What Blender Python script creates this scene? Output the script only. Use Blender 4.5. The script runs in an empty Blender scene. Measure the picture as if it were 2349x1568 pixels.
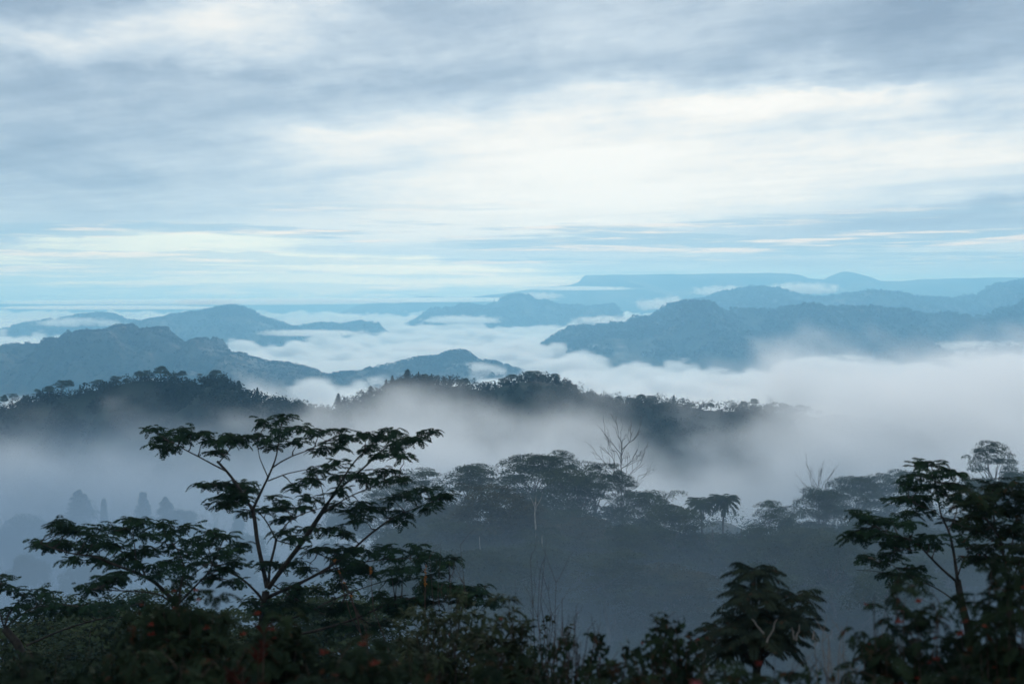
import bpy, math, random
import numpy as np
from mathutils import Vector, Matrix, Quaternion, noise as mnoise

SC = bpy.context.scene
COL = SC.collection
K = 0.72 / 2349.0            # tangent per traced unit (50 mm lens, 36 mm sensor)
HOR = 700.0                  # traced row of the true horizon
CX = 1174.5

# ------------------------------------------------------------------ camera
cam_d = bpy.data.cameras.new('camera')
cam_d.lens = 50.0
cam_d.sensor_width = 36.0
cam_d.shift_y = -(HOR - 784.0) / 2349.0 * -1.0
cam_d.clip_start = 0.2
cam_d.clip_end = 120000.0
cam_d.dof.use_dof = True
cam_d.dof.focus_distance = 500.0
cam_d.dof.aperture_fstop = 2.2
cam = bpy.data.objects.new('camera', cam_d)
cam.location = (0, 0, 0)
cam.rotation_euler = (math.radians(90), 0, 0)
COL.objects.link(cam)
SC.camera = cam


# ------------------------------------------------------------------ node expressions
class X:
    """A socket with arithmetic, for shader and geometry node trees."""
    def __init__(self, tr, s): self.tr, self.s = tr, s
    def _m(self, op, *a, clamp=False):
        n = self.tr.nodes.new('ShaderNodeMath'); n.operation = op; n.use_clamp = clamp
        for i, v in enumerate((self,) + a):
            if isinstance(v, X): self.tr.links.new(v.s, n.inputs[i])
            else: n.inputs[i].default_value = float(v)
        return X(self.tr, n.outputs[0])
    def __add__(self, o): return self._m('ADD', o)
    __radd__ = __add__
    def __sub__(self, o): return self._m('SUBTRACT', o)
    def __rsub__(self, o): return (self * -1.0) + o
    def __mul__(self, o): return self._m('MULTIPLY', o)
    __rmul__ = __mul__
    def __truediv__(self, o): return self._m('DIVIDE', o)
    def pw(self, o): return self._m('POWER', o)
    def mx(self, o): return self._m('MAXIMUM', o)
    def mn(self, o): return self._m('MINIMUM', o)
    def f(self, op, *a): return self._m(op, *a)
    def sat(self): return self._m('ADD', 0.0, clamp=True)
    def ss(self, a, b, lo=0.0, hi=1.0, kind='SMOOTHSTEP'):
        n = self.tr.nodes.new('ShaderNodeMapRange'); n.interpolation_type = kind; n.clamp = True
        self.tr.links.new(self.s, n.inputs[0])
        for i, v in zip((1, 2, 3, 4), (a, b, lo, hi)):
            if isinstance(v, X): self.tr.links.new(v.s, n.inputs[i])
            else: n.inputs[i].default_value = v
        return X(self.tr, n.outputs[0])


def xyz(tr, x, y, z=0.0):
    n = tr.nodes.new('ShaderNodeCombineXYZ')
    for i, v in enumerate((x, y, z)):
        if isinstance(v, X): tr.links.new(v.s, n.inputs[i])
        else: n.inputs[i].default_value = v
    return n.outputs[0]


def nz(tr, vec, scale, detail=3.0, rough=0.55, dist=0.0, lac=2.0):
    n = tr.nodes.new('ShaderNodeTexNoise'); n.noise_dimensions = '3D'
    if vec is not None: tr.links.new(vec, n.inputs['Vector'])
    n.inputs['Scale'].default_value = scale; n.inputs['Detail'].default_value = detail
    n.inputs['Roughness'].default_value = rough; n.inputs['Distortion'].default_value = dist
    n.inputs['Lacunarity'].default_value = lac
    return X(tr, n.outputs[0])


def mixc(tr, f, a, b, blend='MIX'):
    n = tr.nodes.new('ShaderNodeMix'); n.data_type = 'RGBA'; n.blend_type = blend
    if isinstance(f, X): tr.links.new(f.s, n.inputs[0])
    else: n.inputs[0].default_value = f
    for i, v in ((6, a), (7, b)):
        if isinstance(v, (tuple, list)): n.inputs[i].default_value = tuple(v) + (1.0,)
        else: tr.links.new(v, n.inputs[i])
    return n.outputs[2]


# ------------------------------------------------------------------ world: sky seen through broken cloud
SUN_EL, SUN_AZ = math.radians(20.0), math.radians(4.0)     # behind the cloud, ahead of the camera
world = bpy.data.worlds.new("World")
SC.world = world
world.use_nodes = True
world.cycles.sampling_method = 'MANUAL'
world.cycles.sample_map_resolution = 512


def build_sky():
    tr = world.node_tree
    tr.nodes.clear()
    out = tr.nodes.new('ShaderNodeOutputWorld')
    sky = tr.nodes.new('ShaderNodeTexSky')
    sky.sky_type = 'NISHITA'; sky.sun_disc = False
    sky.sun_elevation = SUN_EL; sky.sun_rotation = SUN_AZ
    sky.altitude = 900; sky.air_density = 1.0; sky.dust_density = 1.0; sky.ozone_density = 1.0
    bg1 = tr.nodes.new('ShaderNodeBackground'); bg1.inputs[1].default_value = 0.10
    tr.links.new(sky.outputs[0], bg1.inputs[0])
    tc = tr.nodes.new('ShaderNodeTexCoord')
    sep = tr.nodes.new('ShaderNodeSeparateXYZ'); tr.links.new(tc.outputs['Generated'], sep.inputs[0])
    dx, dy, dz = (X(tr, sep.outputs[i]) for i in range(3))
    az = dx.f('ARCTAN2', dy)
    el = dz.f('ARCSINE')
    # cloud deck: direction projected on a flat layer
    zz = dz.mx(0.0) + 0.045
    px, py = dx / zz, dy / zz
    ca, sa = math.cos(math.radians(58)), math.sin(math.radians(58))
    along, across = px * -sa + py * ca, px * ca + py * sa      # streets run off to the left horizon
    # wobble in direction space, to break up edges (more of it higher up, where the cloud is nearer)
    wn = tr.nodes.new('ShaderNodeTexNoise'); wn.noise_dimensions = '3D'
    tr.links.new(xyz(tr, az * 9.0, el * 24.0, 0.3), wn.inputs['Vector'])
    wn.inputs['Scale'].default_value = 1.0; wn.inputs['Detail'].default_value = 5.0; wn.inputs['Roughness'].default_value = 0.6
    ws = tr.nodes.new('ShaderNodeSeparateColor'); tr.links.new(wn.outputs['Color'], ws.inputs[0])
    w1, w2 = X(tr, ws.outputs[0]) - 0.5, X(tr, ws.outputs[1]) - 0.5
    wk = el.ss(0.0, 0.16, 0.35, 1.0)
    A = az + w1 * wk * 0.20
    E = el + w2 * wk * 0.060

    def blob(u, v, ru, rv, tilt=0.0, p=1.0):
        a0, e0 = math.atan((u - CX) * K), (HOR - v) * K
        c, s = math.cos(math.radians(tilt)), math.sin(math.radians(tilt))
        da, de = A - a0, E - e0
        p_ = (da * c + de * s) * (1.0 / (ru * K)); q_ = (de * c - da * s) * (1.0 / (rv * K))
        r2 = p_ * p_ + q_ * q_
        return (r2 * -1.0 * p).f('EXPONENT')

    streets = nz(tr, xyz(tr, along * 0.30, across * 1.15, 0.0), 1.0, 8, 0.61)
    puffs = nz(tr, xyz(tr, px * 1.6, py * 0.75, 4.0), 1.0, 8, 0.62)
    hi = el.ss(0.02, 0.09)                                      # the deck's texture; lower down layers are seen edge-on
    edge = nz(tr, xyz(tr, az * 4.5, el * 60.0, 3.0), 1.0, 5, 0.6)
    lump = nz(tr, xyz(tr, az * 15.0 - el * 9.0, el * 36.0, 6.0), 1.0, 6, 0.6, 0.4)
    tex = (streets * 0.55 + puffs * 0.45) * hi + edge * (1.0 - hi)
    tex = tex + (lump - 0.5) * el.ss(0.05, 0.15) * 0.30
    # brightness: sun glow through thin cloud, thick dark masses round it
    b = blob(1350, 400, 560, 130, 2) * 0.38 + blob(1350, 400, 1100, 170, 0) * 0.24
    b = b + blob(450, 95, 280, 75, 12) * 0.30 + blob(130, 120, 200, 40, -6) * 0.20 + blob(1750, 240, 420, 38, -4) * 0.24
    b = b + blob(620, 45, 170, 60, 0) * 0.10 + blob(2120, 360, 300, 42, -6) * 0.22 + blob(1250, 555, 800, 60, 0) * 0.14
    b = b + blob(780, 320, 130, 18, 6) * 0.16 + blob(1420, 512, 190, 10, -2) * 0.16 + blob(1950, 205, 120, 16, 20) * 0.16
    b = b - blob(800, 165, 420, 26, 4) * 0.20 - blob(250, 230, 420, 50, -4) * 0.16 - blob(230, 420, 480, 70, 0) * 0.13
    b = b - blob(60, 25, 300, 55, 8) * 0.24 - blob(2250, 70, 520, 80, 5) * 0.30 - blob(1900, 545, 650, 40, 3) * 0.36
    b = b - blob(2300, 480, 160, 12, 6) * 0.30 - blob(1300, 175, 560, 50, 4) * 0.20 - blob(1180, 50, 380, 45, 2) * 0.10 - blob(2250, 260, 300, 40, 12) * 0.12
    b = b - blob(0, 0, 330, 150, 0) * 0.16 - blob(2349, 0, 520, 130, 0) * 0.12 - blob(150, 330, 560, 150, 0) * 0.20
    bright = b + (tex - 0.5) * (el.ss(0.0, 0.2, 1.3, 1.7)) + 0.455
    cr = tr.nodes.new('ShaderNodeValToRGB'); tr.links.new(bright.s, cr.inputs[0])
    el_ = cr.color_ramp; el_.interpolation = 'LINEAR'
    stops = [(0.0, (0.25, 0.32, 0.42)), (0.25, (0.38, 0.465, 0.57)), (0.48, (0.575, 0.655, 0.735)), (0.68, (0.80, 0.83, 0.84)), (0.86, (0.98, 0.94, 0.88)), (1.0, (1.06, 1.01, 0.94))]
    el_.elements[0].position, el_.elements[0].color = stops[0][0], stops[0][1] + (1,)
    el_.elements[1].position, el_.elements[1].color = stops[-1][0], stops[-1][1] + (1,)
    for p_, c_ in stops[1:-1]:
        e_ = el_.elements.new(p_); e_.color = c_ + (1,)
    # gap of open sky low on the left
    gapn = nz(tr, xyz(tr, az * 5.0, el * 70.0, 5.0), 1.0, 5, 0.6)
    gap = (blob(330, 600, 560, 70, 0) * 0.95 + blob(900, 640, 560, 40) * 0.6 + (gapn - 0.5) * 1.2).ss(0.30, 0.70)
    gapcol = mixc(tr, el.ss(0.0, 0.055), (1.18, 1.06, 0.76), (0.94, 0.99, 0.86))
    # low stratus streaks
    st = nz(tr, xyz(tr, az * 4.2, el * 105.0, 2.0), 1.0, 5, 0.6)
    sm = (st + blob(200, 620, 420, 18) * 0.20 + blob(420, 590, 220, 11) * 0.22 + blob(100, 535, 260, 12) * 0.26 + blob(600, 655, 500, 12) * 0.14 + blob(1900, 555, 700, 30) * 0.1).ss(0.50, 0.585) * el.ss(0.0, 0.004) * el.ss(0.045, 0.080, 1.0, 0.0)
    lit = nz(tr, xyz(tr, az * 11.0, el * 190.0, 9.0), 1.0, 3, 0.6)
    strat = mixc(tr, lit.ss(0.46, 0.64), (0.38, 0.51, 0.62), (1.12, 0.92, 0.76))
    bg2 = tr.nodes.new('ShaderNodeBackground'); bg2.inputs[1].default_value = 1.0
    c = mixc(tr, gap * 0.9, cr.outputs[0], gapcol)
    c = mixc(tr, sm * 0.9, c, strat)
    tr.links.new(c, bg2.inputs[0])
    tr.links.new(el.ss(0.22, 0.9, 1.0, 1.7).s, bg2.inputs[1])     # an overcast sky is brightest overhead
    # cloud covers nearly the whole sky; a little clear air glimmers through
    cover = gap * -0.20 + 0.97
    mx = tr.nodes.new('ShaderNodeMixShader')
    tr.links.new(cover.s, mx.inputs[0])
    tr.links.new(bg1.outputs[0], mx.inputs[1]); tr.links.new(bg2.outputs[0], mx.inputs[2])
    tr.links.new(mx.outputs[0], out.inputs[0])


build_sky()

# ------------------------------------------------------------------ sun, exposure, render settings
sun_d = bpy.data.lights.new('sun', 'SUN')
sun_d.energy = 1.4
sun_d.angle = math.radians(20)
sun_d.color = (1.0, 0.95, 0.88)
sun = bpy.data.objects.new('sun', sun_d)
to_sun = Vector((math.sin(SUN_AZ) * math.cos(SUN_EL), math.cos(SUN_AZ) * math.cos(SUN_EL), math.sin(SUN_EL)))
sun.rotation_euler = to_sun.to_track_quat('Z', 'Y').to_euler()
COL.objects.link(sun)

SC.view_settings.view_transform = 'Standard'
SC.view_settings.look = 'None'
SC.view_settings.exposure = 0.0
SC.view_settings.gamma = 1.0
SC.view_settings.use_curve_mapping = False
SC.cycles.volume_bounces = 2
SC.cycles.max_bounces = 6
SC.cycles.diffuse_bounces = 2
SC.cycles.glossy_bounces = 1
SC.cycles.transmission_bounces = 2
SC.cycles.transparent_max_bounces = 32
SC.cycles.volume_max_steps = 256
SC.cycles.use_adaptive_sampling = True
SC.cycles.adaptive_threshold = 0.02
SC.cycles.use_denoising = True


# ------------------------------------------------------------------ helpers
def P(u, v, y):
    """World point seen at traced position (u, v) when it stands y metres ahead."""
    return Vector(((u - CX) * K * y, y, (HOR - v) * K * y))


def tag(o, label=None, cat=None, group=None, kind=None):
    if label: o['label'] = label
    if cat: o['category'] = cat
    if group: o['group'] = group
    if kind: o['kind'] = kind
    return o


def mesh_obj(name, verts, faces, mats, parent=None, smooth=False, loc=(0, 0, 0), fmat=None):
    me = bpy.data.meshes.new(name)
    me.from_pydata(verts if isinstance(verts, list) else np.asarray(verts).tolist(), [], faces if isinstance(faces, list) else np.asarray(faces).tolist())
    for m in (mats if isinstance(mats, (list, tuple)) else [mats]): me.materials.append(m)
    if smooth: me.polygons.foreach_set('use_smooth', [True] * len(me.polygons))
    if fmat is not None: me.polygons.foreach_set('material_index', fmat)
    o = bpy.data.objects.new(name, me); COL.objects.link(o)
    o.location = loc
    if parent is not None: o.parent = parent
    return o


_rs = np.random.RandomState(7)
_PERM = _rs.permutation(256); _PERM = np.concatenate([_PERM, _PERM, _PERM])
_VAL = _rs.rand(256)


def vnoise(x, y, seed=0):
    """Value noise on arrays, 0..1."""
    x = np.asarray(x, float) + seed * 17.31; y = np.asarray(y, float) + seed * 9.17
    xi, yi = np.floor(x).astype(int), np.floor(y).astype(int)
    fx, fy = x - xi, y - yi
    fx, fy = fx * fx * (3 - 2 * fx), fy * fy * (3 - 2 * fy)
    h = lambda i, j: _VAL[_PERM[(_PERM[i & 255] + j) & 255]]
    a, b, c, d = h(xi, yi), h(xi + 1, yi), h(xi, yi + 1), h(xi + 1, yi + 1)
    return (a * (1 - fx) + b * fx) * (1 - fy) + (c * (1 - fx) + d * fx) * fy


def fbm(x, y, seed=0, oct=4, gain=0.5):
    s, a, t = 0.0, 1.0, 0.0
    for i in range(oct):
        s = s + a * vnoise(x * 2 ** i, y * 2 ** i, seed + i * 3); t += a; a *= gain
    return s / t


def bumps(x, y, size, seed=0):
    """Rounded tree-crown bumps, 0..1 (distance to jittered points)."""
    gx, gy = x / size, y / size
    best = np.full(np.shape(gx), 9.0)
    xi, yi = np.floor(gx).astype(int), np.floor(gy).astype(int)
    for i in (-1, 0, 1):
        for j in (-1, 0, 1):
            cx_, cy_ = xi + i, yi + j
            r1 = _VAL[_PERM[(_PERM[(cx_ + seed) & 255] + cy_) & 255]]
            r2 = _VAL[_PERM[(_PERM[(cx_ + seed + 71) & 255] + cy_ + 13) & 255]]
            best = np.minimum(best, (gx - cx_ - r1) ** 2 + (gy - cy_ - r2) ** 2)
    return np.sqrt(np.clip(1.0 - best, 0.0, 1.0))


# ------------------------------------------------------------------ materials
def new_mat(name):
    m = bpy.data.materials.new(name); m.use_nodes = True
    tr = m.node_tree; tr.nodes.clear()
    return m, tr, tr.nodes.new('ShaderNodeOutputMaterial')


def surf_mat(name, c1, c2, scale=1.0, rough=0.8, detail=4, c3=None, spec=0.1, transl=0.0):
    m, tr, out = new_mat(name)
    tc = tr.nodes.new('ShaderNodeTexCoord')
    geo = tr.nodes.new('ShaderNodeNewGeometry')
    n = nz(tr, geo.outputs['Position'], scale, detail, 0.6)
    c = mixc(tr, n.ss(0.35, 0.65), c1, c2)
    if c3:
        n2 = nz(tr, geo.outputs['Position'], scale * 3.1, 2, 0.5)
        c = mixc(tr, n2.ss(0.60, 0.72), c, c3)
    b = tr.nodes.new('ShaderNodeBsdfPrincipled')
    tr.links.new(c, b.inputs['Base Color'])
    b.inputs['Roughness'].default_value = rough
    b.inputs['Specular IOR Level'].default_value = spec
    sh = b.outputs[0]
    if transl > 0:
        t = tr.nodes.new('ShaderNodeBsdfTranslucent'); tr.links.new(c, t.inputs[0])
        mx = tr.nodes.new('ShaderNodeMixShader'); mx.inputs[0].default_value = transl
        tr.links.new(sh, mx.inputs[1]); tr.links.new(t.outputs[0], mx.inputs[2]); sh = mx.outputs[0]
    tr.links.new(sh, out.inputs['Surface'])
    return m


def vol_mat(name, color, density, aniso=0.0, absorb=None, grid=False, step=1.0):
    m, tr, out = new_mat(name)
    p = tr.nodes.new('ShaderNodeVolumePrincipled')
    p.inputs['Color'].default_value = tuple(color) + (1,)
    p.inputs['Density'].default_value = density
    p.inputs['Anisotropy'].default_value = aniso
    p.inputs['Density Attribute'].default_value = 'density' if grid else ''
    if absorb: p.inputs['Absorption Color'].default_value = tuple(absorb) + (1,)
    tr.links.new(p.outputs[0], out.inputs['Volume'])
    m.cycles.volume_step_rate = step
    return m


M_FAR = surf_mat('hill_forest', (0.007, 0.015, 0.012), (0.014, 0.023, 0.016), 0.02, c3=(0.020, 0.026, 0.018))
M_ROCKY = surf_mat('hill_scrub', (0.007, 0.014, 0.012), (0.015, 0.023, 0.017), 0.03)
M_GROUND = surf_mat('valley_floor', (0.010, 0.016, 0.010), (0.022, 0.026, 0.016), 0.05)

# ------------------------------------------------------------------ ground and hills
R4 = lambda pts: [(x * 0.3335, y * 0.3335 + 602.2) for x, y in pts]
R5 = lambda pts: [(x * 0.3335 + 783.4, y * 0.3335 + 602.2) for x, y in pts]
R6 = lambda pts: [(x * 0.3335 + 1565.7, y * 0.3335 + 602.2) for x, y in pts]
FLOOR = -205.0


def hill(name, prof, y0, depth, base, mat, tree=0.0, tsize=8.0, rough=0.12, seed=0, cols=420, rows=90, back=0.6, ext=0.0, label=None, fs=1.3, sink=0.0):
    y0, depth, base, ext, tree, tsize = y0 * fs, depth * fs, base * fs, ext * fs, tree * fs * 1.3, tsize * fs
    us = np.array([p[0] for p in prof]); vs = np.array([p[1] for p in prof])
    X_ = (us - CX) * K * y0; Z_ = (HOR - vs) * K * y0 - tree * 0.75 - sink
    x0, x1 = X_[0] - ext, X_[-1] + ext
    gx = np.linspace(x0, x1, cols)
    t = np.linspace(-1, back, rows)
    t = np.sign(t) * np.abs(t) ** 1.15
    zr = np.interp(gx, X_, Z_)
    if ext > 0:
        zr = np.where(gx < X_[0], base + (Z_[0] - base) * np.clip(1 - (X_[0] - gx) / ext, 0, 1) ** 1.3, zr)
        zr = np.where(gx > X_[-1], base + (Z_[-1] - base) * np.clip(1 - (gx - X_[-1]) / ext, 0, 1) ** 1.3, zr)
    G, T = np.meshgrid(gx, t)
    Zr = np.meshgrid(zr, t)[0]
    Yw = y0 + T * depth
    h = Zr - base
    n = fbm(G / (depth * 0.30), Yw / (depth * 0.30), seed, 5) - 0.5
    spur = 1.0 - np.abs(fbm(G / (depth * 0.22), Yw / (depth * 0.9), seed + 5, 3) - 0.5) * 2
    fall = np.clip(1.0 - np.abs(T) ** 1.25, 0, 1)
    f = np.clip(fall + (n * 0.9 + (spur - 0.75) * 0.9) * rough * np.minimum(1, np.abs(T) * 4) * 3.0 * (0.15 + fall), 0, 1.0)
    Z = base + h * f
    if tree > 0:
        Z = Z + tree * bumps(G, Yw * 0.8, tsize, seed) * (0.35 + 0.9 * fbm(G / (tsize * 5), Yw / (tsize * 5), seed + 2, 2)) * np.minimum(1, f * 8)
    V = np.stack([G, Yw, Z], -1).reshape(-1, 3)
    i, j = np.meshgrid(np.arange(rows - 1), np.arange(cols - 1), indexing='ij')
    a = (i * cols + j).ravel()
    F = np.stack([a, a + 1, a + cols + 1, a + cols], -1)
    o = mesh_obj(name, V, F, mat, smooth=True)
    tag(o, label, kind='structure', cat='hill')
    return o


def sheet(name, x0, x1, y0, y1, nx, ny, zf, mat):
    G, Yw = np.meshgrid(np.linspace(x0, x1, nx), np.linspace(y0, y1, ny))
    Z = zf(G, Yw)
    V = np.stack([G, Yw, Z], -1).reshape(-1, 3)
    i, j = np.meshgrid(np.arange(ny - 1), np.arange(nx - 1), indexing='ij')
    a = (i * nx + j).ravel()
    F = np.stack([a, a + 1, a + nx + 1, a + nx], -1)
    return mesh_obj(name, V, F, mat, smooth=True)


HL = []
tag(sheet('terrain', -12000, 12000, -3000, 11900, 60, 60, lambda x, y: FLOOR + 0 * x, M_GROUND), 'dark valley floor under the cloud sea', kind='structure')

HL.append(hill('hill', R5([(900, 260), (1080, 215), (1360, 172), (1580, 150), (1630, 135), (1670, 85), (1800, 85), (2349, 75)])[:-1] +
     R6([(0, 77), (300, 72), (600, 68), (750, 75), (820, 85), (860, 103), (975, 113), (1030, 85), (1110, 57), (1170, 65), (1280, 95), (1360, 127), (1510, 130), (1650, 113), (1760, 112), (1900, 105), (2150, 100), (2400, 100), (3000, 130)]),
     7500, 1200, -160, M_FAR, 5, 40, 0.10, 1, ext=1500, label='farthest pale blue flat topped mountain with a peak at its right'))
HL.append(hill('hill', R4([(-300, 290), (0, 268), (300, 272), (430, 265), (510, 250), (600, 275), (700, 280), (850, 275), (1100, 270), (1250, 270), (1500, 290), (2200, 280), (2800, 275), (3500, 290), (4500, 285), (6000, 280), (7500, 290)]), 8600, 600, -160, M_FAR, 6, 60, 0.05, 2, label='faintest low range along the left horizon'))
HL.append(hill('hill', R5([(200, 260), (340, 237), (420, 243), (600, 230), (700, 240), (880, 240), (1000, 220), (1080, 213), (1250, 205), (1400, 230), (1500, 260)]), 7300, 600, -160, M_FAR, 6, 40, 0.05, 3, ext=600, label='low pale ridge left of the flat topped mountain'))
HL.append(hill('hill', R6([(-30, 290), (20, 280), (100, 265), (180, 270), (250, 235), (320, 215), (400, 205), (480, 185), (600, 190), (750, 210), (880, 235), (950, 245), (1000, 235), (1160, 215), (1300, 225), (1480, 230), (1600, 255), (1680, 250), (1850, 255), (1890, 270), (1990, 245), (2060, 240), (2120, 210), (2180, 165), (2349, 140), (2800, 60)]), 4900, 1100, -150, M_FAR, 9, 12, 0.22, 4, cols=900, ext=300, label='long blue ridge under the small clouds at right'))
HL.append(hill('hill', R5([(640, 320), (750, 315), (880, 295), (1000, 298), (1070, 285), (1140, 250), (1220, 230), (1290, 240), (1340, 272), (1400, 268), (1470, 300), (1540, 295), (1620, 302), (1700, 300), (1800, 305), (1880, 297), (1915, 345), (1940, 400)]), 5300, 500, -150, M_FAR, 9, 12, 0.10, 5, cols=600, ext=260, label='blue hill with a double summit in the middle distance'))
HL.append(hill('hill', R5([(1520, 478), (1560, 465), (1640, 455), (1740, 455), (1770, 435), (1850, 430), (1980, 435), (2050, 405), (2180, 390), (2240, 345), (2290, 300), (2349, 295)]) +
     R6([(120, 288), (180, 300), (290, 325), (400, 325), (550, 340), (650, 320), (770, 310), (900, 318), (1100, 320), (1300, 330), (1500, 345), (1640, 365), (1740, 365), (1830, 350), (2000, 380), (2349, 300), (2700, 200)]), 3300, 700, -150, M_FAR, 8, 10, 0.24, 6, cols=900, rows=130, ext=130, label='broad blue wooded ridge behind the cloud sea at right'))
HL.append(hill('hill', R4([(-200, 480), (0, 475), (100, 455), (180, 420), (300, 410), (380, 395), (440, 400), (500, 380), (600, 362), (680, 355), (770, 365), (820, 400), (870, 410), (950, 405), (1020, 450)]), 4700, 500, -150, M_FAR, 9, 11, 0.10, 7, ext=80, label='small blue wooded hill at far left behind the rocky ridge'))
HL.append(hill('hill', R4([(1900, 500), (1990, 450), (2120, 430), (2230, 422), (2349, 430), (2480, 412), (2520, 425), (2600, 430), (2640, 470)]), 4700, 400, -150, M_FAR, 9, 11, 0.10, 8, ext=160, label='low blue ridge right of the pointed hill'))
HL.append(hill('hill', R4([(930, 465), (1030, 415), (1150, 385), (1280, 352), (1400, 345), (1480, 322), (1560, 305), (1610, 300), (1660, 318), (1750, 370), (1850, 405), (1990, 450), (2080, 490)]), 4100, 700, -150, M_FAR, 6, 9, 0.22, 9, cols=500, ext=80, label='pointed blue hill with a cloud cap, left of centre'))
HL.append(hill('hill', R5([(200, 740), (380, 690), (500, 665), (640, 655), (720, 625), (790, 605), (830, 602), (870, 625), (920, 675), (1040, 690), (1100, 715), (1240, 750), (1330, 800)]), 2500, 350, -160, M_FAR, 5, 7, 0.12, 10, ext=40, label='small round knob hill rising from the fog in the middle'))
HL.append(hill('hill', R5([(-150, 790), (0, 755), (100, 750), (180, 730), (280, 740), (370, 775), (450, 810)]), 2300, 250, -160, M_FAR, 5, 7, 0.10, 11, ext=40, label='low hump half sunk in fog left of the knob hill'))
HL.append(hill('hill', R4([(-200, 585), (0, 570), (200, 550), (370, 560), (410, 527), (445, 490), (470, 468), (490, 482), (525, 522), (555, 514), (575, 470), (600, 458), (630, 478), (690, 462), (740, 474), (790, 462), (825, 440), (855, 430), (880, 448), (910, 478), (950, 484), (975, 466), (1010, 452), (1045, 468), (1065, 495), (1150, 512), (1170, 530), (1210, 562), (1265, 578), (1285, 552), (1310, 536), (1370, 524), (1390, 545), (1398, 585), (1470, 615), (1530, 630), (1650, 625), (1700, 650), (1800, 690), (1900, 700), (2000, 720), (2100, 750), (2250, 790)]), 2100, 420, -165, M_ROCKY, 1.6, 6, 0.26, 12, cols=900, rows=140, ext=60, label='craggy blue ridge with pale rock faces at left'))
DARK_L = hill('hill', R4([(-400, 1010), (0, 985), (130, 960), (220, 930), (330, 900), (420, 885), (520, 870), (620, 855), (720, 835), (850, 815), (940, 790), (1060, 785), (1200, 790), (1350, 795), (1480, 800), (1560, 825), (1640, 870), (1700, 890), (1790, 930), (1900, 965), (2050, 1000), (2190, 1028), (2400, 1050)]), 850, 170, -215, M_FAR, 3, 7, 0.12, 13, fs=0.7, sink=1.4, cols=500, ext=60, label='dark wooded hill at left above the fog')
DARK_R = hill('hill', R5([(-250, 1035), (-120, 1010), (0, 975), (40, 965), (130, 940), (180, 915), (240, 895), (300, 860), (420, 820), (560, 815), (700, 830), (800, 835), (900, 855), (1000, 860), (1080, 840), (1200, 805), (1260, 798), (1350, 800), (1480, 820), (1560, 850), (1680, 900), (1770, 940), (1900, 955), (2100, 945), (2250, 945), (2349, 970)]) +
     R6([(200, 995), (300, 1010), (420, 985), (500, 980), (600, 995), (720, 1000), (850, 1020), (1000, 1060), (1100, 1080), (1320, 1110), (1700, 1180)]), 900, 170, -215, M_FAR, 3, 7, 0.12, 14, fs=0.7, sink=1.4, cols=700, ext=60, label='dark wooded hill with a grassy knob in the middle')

# ------------------------------------------------------------------ air
hz = bpy.data.meshes.new('haze')
x0, x1, y0, y1, z0, z1 = -12500, 12500, -3500, 12300, FLOOR - 20, 248
hz.from_pydata([(x, y, z) for x in (x0, x1) for y in (y0, y1) for z in (z0, z1)], [], [(0, 1, 3, 2), (4, 6, 7, 5), (0, 4, 5, 1), (2, 3, 7, 6), (0, 2, 6, 4), (1, 5, 7, 3)])
hz.materials.append(vol_mat('haze_air', (0.27, 0.60, 0.92), 2.1e-4, 0.4, (0.36, 0.60, 0.78)))
ho = bpy.data.objects.new('haze', hz); COL.objects.link(ho); tag(ho, 'thin blue haze filling the air', kind='stuff')


def fog(name, lo, hi, res, field, mat, label):
    ng = bpy.data.node_groups.new(name, 'GeometryNodeTree')
    ng.interface.new_socket('Geometry', in_out='OUTPUT', socket_type='NodeSocketGeometry')
    go = ng.nodes.new('NodeGroupOutput')
    vc = ng.nodes.new('GeometryNodeVolumeCube')
    vc.inputs['Min'].default_value = lo; vc.inputs['Max'].default_value = hi
    for k, r in zip(('Resolution X', 'Resolution Y', 'Resolution Z'), res): vc.inputs[k].default_value = r
    ps = ng.nodes.new('GeometryNodeInputPosition')
    sp = ng.nodes.new('ShaderNodeSeparateXYZ'); ng.links.new(ps.outputs[0], sp.inputs[0])
    d = field(ng, *(X(ng, sp.outputs[i]) for i in range(3)))
    ng.links.new(d.s, vc.inputs['Density'])
    sm = ng.nodes.new('GeometryNodeSetMaterial'); sm.inputs['Material'].default_value = mat
    ng.links.new(vc.outputs[0], sm.inputs[0]); ng.links.new(sm.outputs[0], go.inputs[0])
    me = bpy.data.meshes.new(name); me.materials.append(mat)
    o = bpy.data.objects.new(name, me); COL.objects.link(o)
    md = o.modifiers.new('volume', 'NODES'); md.node_group = ng
    tag(o, label, kind='stuff')
    return o


def gau(x, y, cx, cy, rx, ry):
    a, b = (x - cx) * (1.0 / rx), (y - cy) * (1.0 / ry)
    return ((a * a + b * b) * -1.0).f('EXPONENT')


def f_sea(tr, x, y, z):
    x, y, z = x / 1.3, y / 1.3, z / 1.3
    z0 = y.ss(2900.0, 6600.0) * 58.0 - 101.0
    z0 = z0 - gau(x, y, -70, 2420, 210, 330) * 17.0 + gau(x, y, 120, 2980, 250, 300) * 24.0 + gau(x, y, 600, 2900, 400, 250) * 6.0 - gau(x, y, -700, 1750, 420, 420) * 8.0 + gau(x, y, 200, 4300, 500, 500) * 6.0
    h = nz(tr, xyz(tr, x * 0.0022 + y * 0.0006, y * 0.0013, 0.0), 1.0, 2, 0.5) * 84.0 - 42.0
    n1 = nz(tr, xyz(tr, x * 0.0085 + y * 0.002, y * 0.0052, z * 0.011), 1.0, 2, 0.5) - 0.5
    b = n1.f('ABSOLUTE') * 150.0 - 22.0                        # puffy tops with creases between
    b = b + nz(tr, xyz(tr, x * 0.026, y * 0.017, z * 0.034), 1.0, 4, 0.62) * 44.0 - 22.0
    d = (z0 + h + b - z)
    return d.ss(0.0, 11.0) * y.ss(560.0, 660.0)


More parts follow.
